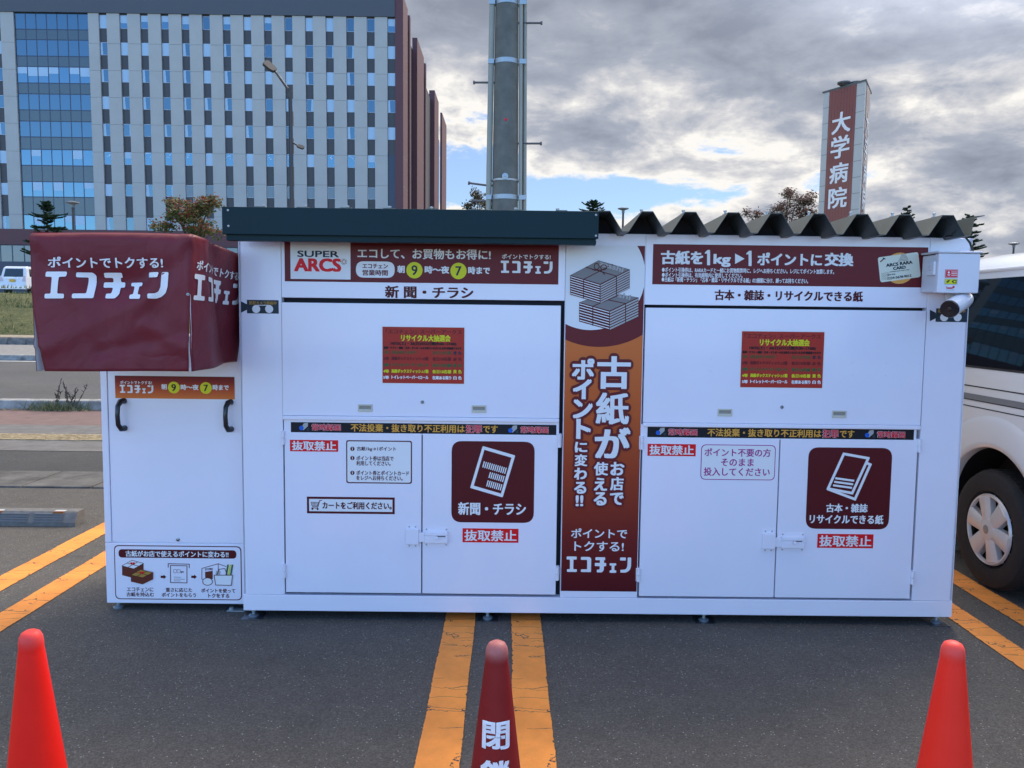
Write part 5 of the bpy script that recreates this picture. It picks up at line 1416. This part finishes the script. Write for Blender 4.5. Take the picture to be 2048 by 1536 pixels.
# ------------------------------------------------------------------ hospital sign pylon
def pylon():
    Y0 = 45.0; n0 = at(1731.5, 163, Y0); l0 = at(1647.5, 186, 47.5); r0 = at(1742, 186, 47.5)
    n_, l_, r_ = Vector((n0.x, Y0, 0)), Vector((l0.x, 47.5, 0)), Vector((r0.x, 47.5, 0)); zt = (n0.z + l0.z) / 2; zb = 2.0
    mW = mat("pylon_white_panel", (.50, .49, .46), .5, var=.04, vscale=.5); mM = mat("pylon_maroon_panel", (.20, .045, .042), .3, var=.06, vscale=.8, coat=.8); mJ = mat("pylon_joint", (.24, .24, .235), .7)
    t = thing("sign_pylon", ((n_ + l_ + r_) / 3)[:2] + (0,), "tall three sided maroon and white sign pylon with white lettering", "sign")
    b = MB(); b.prism(Frame((0, 0, 0), (1, 0, 0), (0, 1, 0)), [(n_.x, n_.y), (r_.x, r_.y), (l_.x, l_.y)], 0, zt, mW); b.build("column", t)
    for A, Bq, key in ((l_, n_, 0), (n_, r_, 1)):
        w = (Bq - A).length; fr = Frame(A, Bq - A, (0, 0, 1)); b = MB()
        if key == 0: b.fbox(fr, w * .155, w * .80, zb, zt - .02, .002, .025, mM)
        else: b.fbox(fr, w * .2, w * .8, zb, zt - .02, .002, .025, mM)
        p = b.build("maroon_panel", t); b = MB(); nj = 14
        for i in range(nj): b.fbox(fr, .03, w * .155 - .02, zb + (zt - zb) * i / nj, zb + (zt - zb) * i / nj + .03, .0, .004, mJ); b.fbox(fr, w * .80 + .02, w - .03, zb + (zt - zb) * i / nj + .2, zb + (zt - zb) * i / nj + .23, .0, .004, mJ)
        if key == 0:
            k = 1
        for i in range(9): b.fbox(fr, w * .155 + w * .645 * i / 9, w * .155 + w * .645 * i / 9 + .015, zb, zt - .03, .0251, .028, mat("pylon_groove", (.12, .04, .04), .6))
        b.build("panel_joints", t); b = MB(); ft = fr.off(.03)
        mL = mat("pylon_letter", (.80, .80, .80), .4)
        if key == 0:
            for ch, x0, x1, y0, y1 in (("大", 1664, 1706, 222, 268), ("学", 1661, 1703, 270, 318), ("病", 1657.5, 1701, 324, 368), ("院", 1657, 1698, 373, 418)):
                vs, fs = glyphs(ch); v0 = ft.uv((x0 + x1) / 2, y1 - 3)[1]; v1 = ft.uv((x0 + x1) / 2, y0 + 2)[1]; u0, u1 = w * .265, w * .695
                for i, (ox, oy) in enumerate([(0, 0), (-1, -.6), (1, .6), (-1, .6), (1, -.6)]): b.add([ft.P(u0 + (u1 - u0) * x + ox * .035, v0 + (v1 - v0) * y + oy * .035, .004 + i * .003) for x, y in vs], fs, mL)
        else:
            zz = [(268, 222), (318, 270), (368, 324), (418, 373)]
            for ch, (y1, y0) in zip("大学病院", zz):
                vs, fs = glyphs(ch); v0 = at(1736, y1, 45.8).z; v1 = at(1736, y0, 45.8).z
                for i, (ox, oy) in enumerate([(0, 0), (-1, -.6), (1, .6), (-1, .6), (1, -.6)]): b.add([ft.P(w * (.28 + .44 * x) + ox * .035, v0 + (v1 - v0) * y + oy * .035, .004 + i * .003) for x, y in vs], fs, mL)
        b.build("letters", p)
    c = (n_ + l_ + r_) / 3; ex = [c + (q - c) * 1.05 for q in (n_, r_, l_)]
    b = MB(); b.prism(Frame((0, 0, 0), (1, 0, 0), (0, 1, 0)), [(q.x, q.y) for q in ex], zt, zt + .10, mat("pylon_cap", (.10, .11, .11), .5)); b.build("cap", t)
    for px in (1689, 1713):
        q = at(px, 172, 46.2); b = MB(); b.lathe([(.2, 0), (.36, .12), (.36, .2), (.1, .26)], (q.x, 46.3, zt + .10), (0, 0, 1), mat("pylon_lamp", (.08, .08, .08), .5), 14); b.build("top_lamp", t)
pylon()

# ------------------------------------------------------------------ lamps
M_POLE = mat("dark_brown_pole", (.045, .04, .038), .45)
def street_lamp():
    Yl = 30.0; P = lambda px, py: at(px, py, Yl); base = P(585, 410); x = (P(584.5, 400).x + P(581, 180).x) / 2
    t = thing("street_lamp", (x, Yl, 0), "dark two armed street lamp in front of the hospital", "street lamp")
    b = MB(); zt = P(582, 172).z; b.tube([(x, Yl, 0), (x, Yl, zt)], [.085, .062], M_POLE, 14); b.build("pole", t, smooth=True, auto=R(50))
    b = MB(); b.tube([(x - .075, Yl - .03, 0.15), (x - .07, Yl - .03, zt - .4)], .018, M_POLE, 6); b.build("conduit", t)
    b = MB(); a, c = P(582, 187), P(547, 138); b.tube([a, c], [.05, .04], M_POLE, 10); b.build("arm", t)
    def head(p, q, w, hgt, nm):
        d = (q - p); L_ = d.length; d.normalize(); fr = Frame(p, d, d.cross(Vector((0, -1, 0))) * 1.0); side = Vector((.30, .72, .62)); side = (side - d * side.dot(d)).normalized(); upv = d.cross(side) * -1
        if upv.z < 0: upv = -upv
        b = MB(); pts = rnd([(0, -w * .35), (L_ * .3, -w / 2), (L_ * .9, -w / 2), (L_, -w * .3), (L_, w * .3), (L_ * .9, w / 2), (L_ * .3, w / 2), (0, w * .35)], .05, 3)
        f2 = Frame(p, d, side); f2.N = upv
        b.prism(f2, pts, -hgt / 2, hgt / 2, mat("lamp_head_grey", (.028, .028, .03), .45)); o = b.build("lamp_head", t)
        b = MB(); pts2 = [(L_ * .35, -w * .3), (L_ * .85, -w * .3), (L_ * .85, w * .3), (L_ * .35, w * .3)]; b.prism(f2, pts2, -hgt / 2 - .012, -hgt / 2 - .001, mat("lamp_lens", (.09, .09, .08), .3)); b.build("lens", o)
    head(P(550, 142), P(529, 124), .32, .11, 0)
    b = MB(); b.tube([P(585, 285), P(599, 293)], .03, M_POLE, 8); b.build("arm", t); head(P(594, 291), P(608, 296), .18, .06, 0)
street_lamp()
def disc_lamp(px, py, rpx, Y, label, pole_px):
    p = at(px, py, Y); r_ = rpx / F_PX * Y; z0 = 2.34 if Y > 46 else 0
    t = thing("park_lamp", (p.x, Y, z0), label, "park lamp", "disc topped lamp posts")
    b = MB(); b.tube([(p.x, Y, z0), (p.x, Y, p.z - .05)], [.09, .07], M_POLE, 12); b.build("pole", t)
    b = MB(); b.lathe([(.10, -.28), (.10, -.10), (r_ * .55, -.06), (r_, .0), (r_ * .98, .05), (r_ * .4, .11), (0, .12)], (p.x, Y, p.z), (0, 0, 1), mat("lamp_disc_grey", (.20, .20, .20), .5), 24); b.build("disc_head", t, smooth=True, auto=R(40))
disc_lamp(145, 406, 12.5, 52, "disc topped lamp post beside the conifer at far left", 5)
disc_lamp(1246.5, 418, 11, 56, "disc topped lamp post behind the middle of the folded roof", 5)
disc_lamp(2028, 488, 10, 62, "disc topped lamp post above the van roof at far right", 5)

# ------------------------------------------------------------------ trees
def leafmat(name, c):
    m = mat(name, c, .6, var=.25, vscale=3); b = m.node_tree.nodes['Principled BSDF']; b.inputs['Transmission Weight'].default_value = 0
    t = m.node_tree; tr = t.nodes.new('ShaderNodeBsdfTranslucent'); tr.inputs[0].default_value = (*[min(1, k * 1.3) for k in c], 1); mx = t.nodes.new('ShaderNodeMixShader'); mx.inputs[0].default_value = .3
    out = t.nodes['Material Output']; t.links.new(b.outputs[0], mx.inputs[1]); t.links.new(tr.outputs[0], mx.inputs[2]); t.links.new(mx.outputs[0], out.inputs[0]); return m
M_BARK = mat("grey_brown_bark", (.075, .06, .05), .9, var=.3, vscale=6)
def broadleaf(pxs, Y, zbase, label, cols, n, seed, leaf=.10, dens=1.0):
    """pxs: list of (px, py, rx_px, ry_px, weight) crown clumps"""
    rg = random.Random(seed); k = Y / F_PX
    cx = sum(p[0] * p[4] for p in pxs) / sum(p[4] for p in pxs); c0 = at(cx, pxs[0][1], Y)
    t = thing("maple_tree", (c0.x, Y, zbase), label, "tree")
    b = MB(); fork = zbase + (min(at(p[0], p[1] + p[3], Y).z for p in pxs) - zbase) * .7
    b.tube([(c0.x, Y, zbase), (c0.x + .03, Y, (zbase + fork) / 2), (c0.x, Y, fork)], [.17, .13, .11], M_BARK, 10)
    clumps = []
    for (px, py, rx, ry, w) in pxs:
        c = at(px, py, Y); dy = rg.uniform(-.6, .6) * rx * k; c = Vector((c.x, Y + dy, c.z)); clumps.append((c, rx * k, ry * k, w))
        b.tube([(c0.x, Y, fork), (c0.x * .5 + c.x * .5, Y + dy * .5, fork * .45 + c.z * .55), (c.x, c.y, c.z)], [.07, .045, .015], M_BARK, 6)
        for _ in range(7):
            d = Vector((rg.gauss(0, 1), rg.gauss(0, 1), rg.gauss(.2, .8))).normalized(); e = c + Vector((d.x * rx * k, d.y * rx * k, d.z * ry * k)) * 1.02
            b.tube([c, c * .5 + e * .5 + Vector((0, 0, .05)), e], [.022, .014, .006], M_BARK, 4)
    b.build("trunk", t); ms = [leafmat(*c) for c in cols]; b = MB(); tw = sum(c[3] for c in clumps)
    for (c, rx, ry, w) in clumps:
        twigs = []
        for _ in range(max(6, int(26 * w))):
            d = Vector((rg.gauss(0, 1), rg.gauss(0, 1), rg.gauss(0, 1))).normalized() * (rg.random() ** .45); twigs.append(c + Vector((d.x * rx, d.y * rx, d.z * ry)))
        for _ in range(int(n * w / tw)):
            q = rg.choice(twigs); p = q + Vector((rg.gauss(0, .16), rg.gauss(0, .16), rg.gauss(0, .10)))
            a = Vector((rg.gauss(0, 1), rg.gauss(0, 1), rg.gauss(0, .5))).normalized(); e = a.orthogonal().normalized(); s = leaf * rg.uniform(.5, 1.1)
            hf = (p.z - c.z) / ry
            i = min(len(ms) - 1, max(0, int(rg.gauss(.45 + .3 * hf, .28) * len(ms))))
            b.poly([p - a * s, p + e * s * .55, p + a * s, p - e * s * .55], ms[i])
    b.build("crown", t)
broadleaf([(385, 440, 42, 24, 1.2), (355, 425, 22, 22, .6), (420, 415, 20, 22, .6), (330, 452, 20, 10, .35), (425, 398, 8, 14, .2), (345, 402, 14, 12, .3), (395, 415, 24, 16, .5), (400, 462, 40, 16, .8)], 44, 2.3,
          "round maple turning from green to orange in front of the hospital", [("maple_green_dark", (.045, .070, .022)), ("maple_green", (.095, .125, .035)), ("maple_tan", (.20, .13, .04)), ("maple_red", (.30, .06, .035))], 5200, 5)
broadleaf([(1590, 402, 30, 18, .9), (1560, 418, 30, 16, .7), (1620, 428, 24, 18, .7), (1510, 435, 26, 12, .5), (1575, 386, 12, 7, .3), (1612, 402, 20, 16, .5), (1580, 435, 46, 18, .9), (1490, 425, 8, 7, .15)], 52, 1.5,
          "dark red maple rising beside the sign pylon", [("maple_darkgreen", (.035, .035, .018)), ("maple_brown", (.075, .035, .025)), ("maple_wine", (.13, .03, .025))], 4200, 9)
broadleaf([(960, 398, 16, 12, .6), (975, 415, 18, 10, .5), (938, 414, 12, 7, .3), (955, 388, 10, 9, .25), (950, 425, 24, 8, .5)], 50, 1.5,
          "small dark leaved tree half hidden behind the utility pole", [("twig_green", (.030, .04, .014)), ("twig_brown", (.075, .05, .02))], 1500, 12)
def conifer(tip, base_py, half_px, Y, zbase, label, seed, tiers):
    rg = random.Random(seed); p = at(*tip, Y); k = Y / F_PX
    m1, m2 = leafmat("conifer_needles", (.022, .045, .028)), leafmat("conifer_needles_light", (.045, .075, .040))
    t = thing("conifer_tree", (p.x, Y, zbase), label, "conifer", "young layered conifers around the car park")
    b = MB(); b.tube([(p.x, Y, zbase), (p.x, Y, p.z)], [.12, .015], M_BARK, 8); b.build("trunk", t); b = MB()
    for (py, hp) in tiers:
        z = at(tip[0], py, Y).z; R_ = hp * k; tz = rg.uniform(.16, .5); nb = 9 if R_ > .5 else 7
        for i in range(nb):
            a = 2 * math.pi * (i + rg.random() * .6) / nb; L_ = R_ * rg.uniform(.55, 1.08); dzb = rg.uniform(-.09, .09); d = Vector((math.cos(a), math.sin(a), 0))
            for s in range(int(26 + L_ * 60)):
                f = rg.random() ** .7; q = Vector((p.x, Y, z)) + d * L_ * f + Vector((0, 0, L_ * (tz * f * f - .16 * f) + dzb))
                sd = d.cross(Vector((0, 0, 1))); w = (1 - f * .6) * .22 * L_ + .05
                e = q + sd * rg.uniform(-w, w) + d * .10 + Vector((0, 0, rg.uniform(.0, .09))); g_ = (e - q).normalized().cross(Vector((0, 0, 1))).normalized() * .035
                b.poly([q - g_, q + g_, e + Vector((0, 0, .02)), ], rg.choice([m1, m1, m2])); b.poly([q + Vector((0, 0, -.03)), q + Vector((0, 0, .05)), e], rg.choice([m1, m2]))
    b.build("crown", t)
conifer((93, 402), 460, 42, 42, 2.2, "layered conifer in front of the hospital's glazed bay", 1, [(404, 5), (408, 8), (413, 15), (418, 11), (424, 9), (433, 33), (441, 14), (448, 10), (456, 43), (470, 30), (485, 50), (510, 55)])
conifer((1186, 401), 430, 22, 46, 1.5, "conifer tip behind the right end of the dark fascia", 2, [(403, 5), (407, 13), (412, 21), (418, 17), (424, 24), (436, 28), (450, 34)])
conifer((1815, 414), 440, 16, 56, 1.5, "slim conifer tip behind the ridges right of the pylon", 3, [(416, 6), (421, 9), (427, 8), (432, 15), (440, 12), (448, 20), (460, 24)])
conifer((1940, 430), 500, 30, 40, 1.5, "tall dark conifer behind the right end of the roof", 4, [(434, 6), (442, 12), (452, 21), (463, 20), (474, 20), (486, 22), (497, 28), (512, 32), (530, 38)])

# ------------------------------------------------------------------ weeds at the kerb
def weed(px, py, label):
    rg = random.Random(4); p = gnd(px, py); t = thing("weed_plant", (p.x, p.y, 0), label, "weed")
    mS = mat("dry_brown_stem", (.05, .04, .03), .9); mL = mat("weed_leaf", (.10, .12, .04), .8); mY = mat("dry_weed_blade", (.30, .26, .13), .9); b = MB()
    for i in range(9):
        x = p.x + rg.uniform(-.12, .2); h = rg.uniform(.25, .52); q = Vector((x, p.y, 0)); e = q + Vector((rg.uniform(-.15, .25), rg.uniform(-.1, .1), h)); b.tube([q, q * .5 + e * .5 + Vector((.02, 0, .02)), e], [.006, .005, .003], mS, 5)
        for j in range(10):
            f = rg.uniform(.45, 1); c = q * (1 - f) + e * f; d = Vector((rg.gauss(0, 1), rg.gauss(0, 1), 1.2)).normalized() * .06; s = Vector((.010, 0, 0)); b.poly([c - s, c + s, c + d], mS)
    b.build("stems", t); b = MB()
    for i in range(260):
        q = Vector((p.x + rg.gauss(-.02, .22), p.y + rg.uniform(-.10, .06), 0.0)); d = Vector((rg.gauss(0, .12), rg.gauss(-.02, .06), rg.uniform(.06, .2))); s = Vector((.008, 0, 0)); b.poly([q - s, q + s, q + d], rg.choice([mL, mL, mY]))
    b.build("leaves", t)
weed(122, 822, "dry brown weed growing at the near kerb left of the cabinet")
def litter():
    rg = random.Random(8); b = MB(); m1 = mat("dry_straw", (.34, .28, .15), .95)
    for _ in range(900):
        x = rg.uniform(-9.5, -4.2); y = rg.choice([rg.gauss(9.28, .16), rg.gauss(11.78, .05)]); a = rg.uniform(0, 6.3); l = rg.uniform(.03, .12); d = Vector((math.cos(a), math.sin(a) * .6, rg.uniform(0, .25))) * l; s = Vector((-d.y, d.x, 0)).normalized() * .006; q = Vector((x, y, .022)); b.poly([q - s, q + s, q + d], m1)
    return tag(b.build("dry_straw"), kind='stuff')
litter()

# ------------------------------------------------------------------ parked car on the upper lot
def far_car():
    Yc = 49.0; k = Yc / F_PX; p = at(25, 588, Yc); z0 = 2.345
    xr = at(52, 560, Yc).x; wd = 1.66; xl = xr - wd; xc = (xl + xr) / 2; Hh = 1.72; L_ = 3.9
    mB = mat("pearl_white_paint", (.72, .73, .74), .25, coat=.8); mG = mat("car_window_glass", (.02, .03, .035), .05, coat=.5); mK = mat("car_black_trim", (.015, .015, .017), .5)
    t = thing("parked_car", (xc, Yc, z0), "white hatchback with yellow number plate parked above the grass bank", "car")
    prof = [(0, .30), (-.03, .55), (.02, .95), (.10, 1.05), (.26, 1.62), (.42, Hh), (2.2, Hh - .02), (2.6, 1.55), (3.05, 1.05), (3.75, .92), (L_, .7), (L_, .30)]
    b = MB(); n = len(prof); vs = []
    xs_ = [(xl + .03, .0), (xl, 1), (xr, 1), (xr - .03, 0)]
    for s in (-1, 1):
        for (dy, z) in prof:
            tum = max(0, z - .95) * .16; vs.append((xc + s * (wd / 2 - tum), Yc + dy, z0 + z))
    b.add(vs, [tuple(range(n)), tuple(range(n, 2 * n))[::-1]] + [(i, n + i, n + (i + 1) % n, (i + 1) % n) for i in range(n)], mB)
    o = b.build("body", t); md = o.modifiers.new("bevel", 'BEVEL'); md.width = .22; md.segments = 4
    b = MB(); y = Yc
    b.add([(xc - .60, y + .09, z0 + 1.06), (xc + .60, y + .09, z0 + 1.06), (xc + .54, y + .225, z0 + 1.56), (xc - .54, y + .225, z0 + 1.56)], [(0, 1, 2, 3)], mG); b.build("rear_window", t)
    for s in (-1, 1):
        b = MB(); X = lambda z: xc + s * (wd / 2 - max(0, z - .95) * .16 + .006)
        b.add([(X(1.08), y + .42, z0 + 1.08), (X(1.08), y + 2.7, z0 + 1.05), (X(1.52), y + 2.35, z0 + 1.52), (X(1.55), y + .5, z0 + 1.55)], [(0, 1, 2, 3)], mG); b.build("side_window", t)
        b = MB(); b.add([(xc + s * (wd / 2 - .02), y - .04, z0 + .78), (xc + s * (wd / 2 - .24), y - .045, z0 + .78), (xc + s * (wd / 2 - .14), y - .01, z0 + 1.10), (xc + s * (wd / 2 - .01), y + .0, z0 + 1.10)], [(0, 1, 2, 3)], mat("tail_lamp_glass", (.55, .40, .42), .1, coat=1)); b.build("tail_lamp", t)
        for dy in (.72, 3.1):
            b = MB(); c = Vector((xc + s * (wd / 2 - .17), y + dy, z0 + .29)); b.lathe([(0, .0), (.17, .0), (.18, .005), (.29, .005), (.29, .17 + .012), (.2, .19), (.18, .17), (0, .165)], c, (s, 0, 0), mat("far_tyre", (.015, .015, .015), .8), 24); w_ = b.build("wheel", t)
            b = MB(); b.lathe([(.17, .186), (.03, .19), (0, .19)], c, (s, 0, 0), mat("far_rim", (.35, .36, .38), .35, metal=.7), 16); b.build("rim", w_)
    b = MB(); b.box(xc - .17, xc + .17, y - .06, y - .045, z0 + .74, z0 + .90, mat("yellow_plate", (.72, .42, .04), .5)); b.build("number_plate", t)
    b = MB(); b.box(xc - .40, xc + .40, y - .055, y - .035, z0 + .96, z0 + .99, mat("bluish_chrome", (.35, .45, .7), .2, metal=.8)); b.build("rear_garnish", t)
    b = MB(); b.box(xc - wd / 2 + .05, xc + wd / 2 - .05, y - .07, y + .1, z0 + .28, z0 + .52, mB, .03); b.box(xc - wd / 2 + .06, xc + wd / 2 - .06, y - .06, y + .1, z0 + .22, z0 + .279, mK); b.build("rear_bumper", t)
    b = MB(); b.tube([(xc + .05, y + .07, z0 + 1.08), (xc + .28, y + .085, z0 + 1.12)], .012, mK, 6); b.build("rear_wiper", t)
far_car()
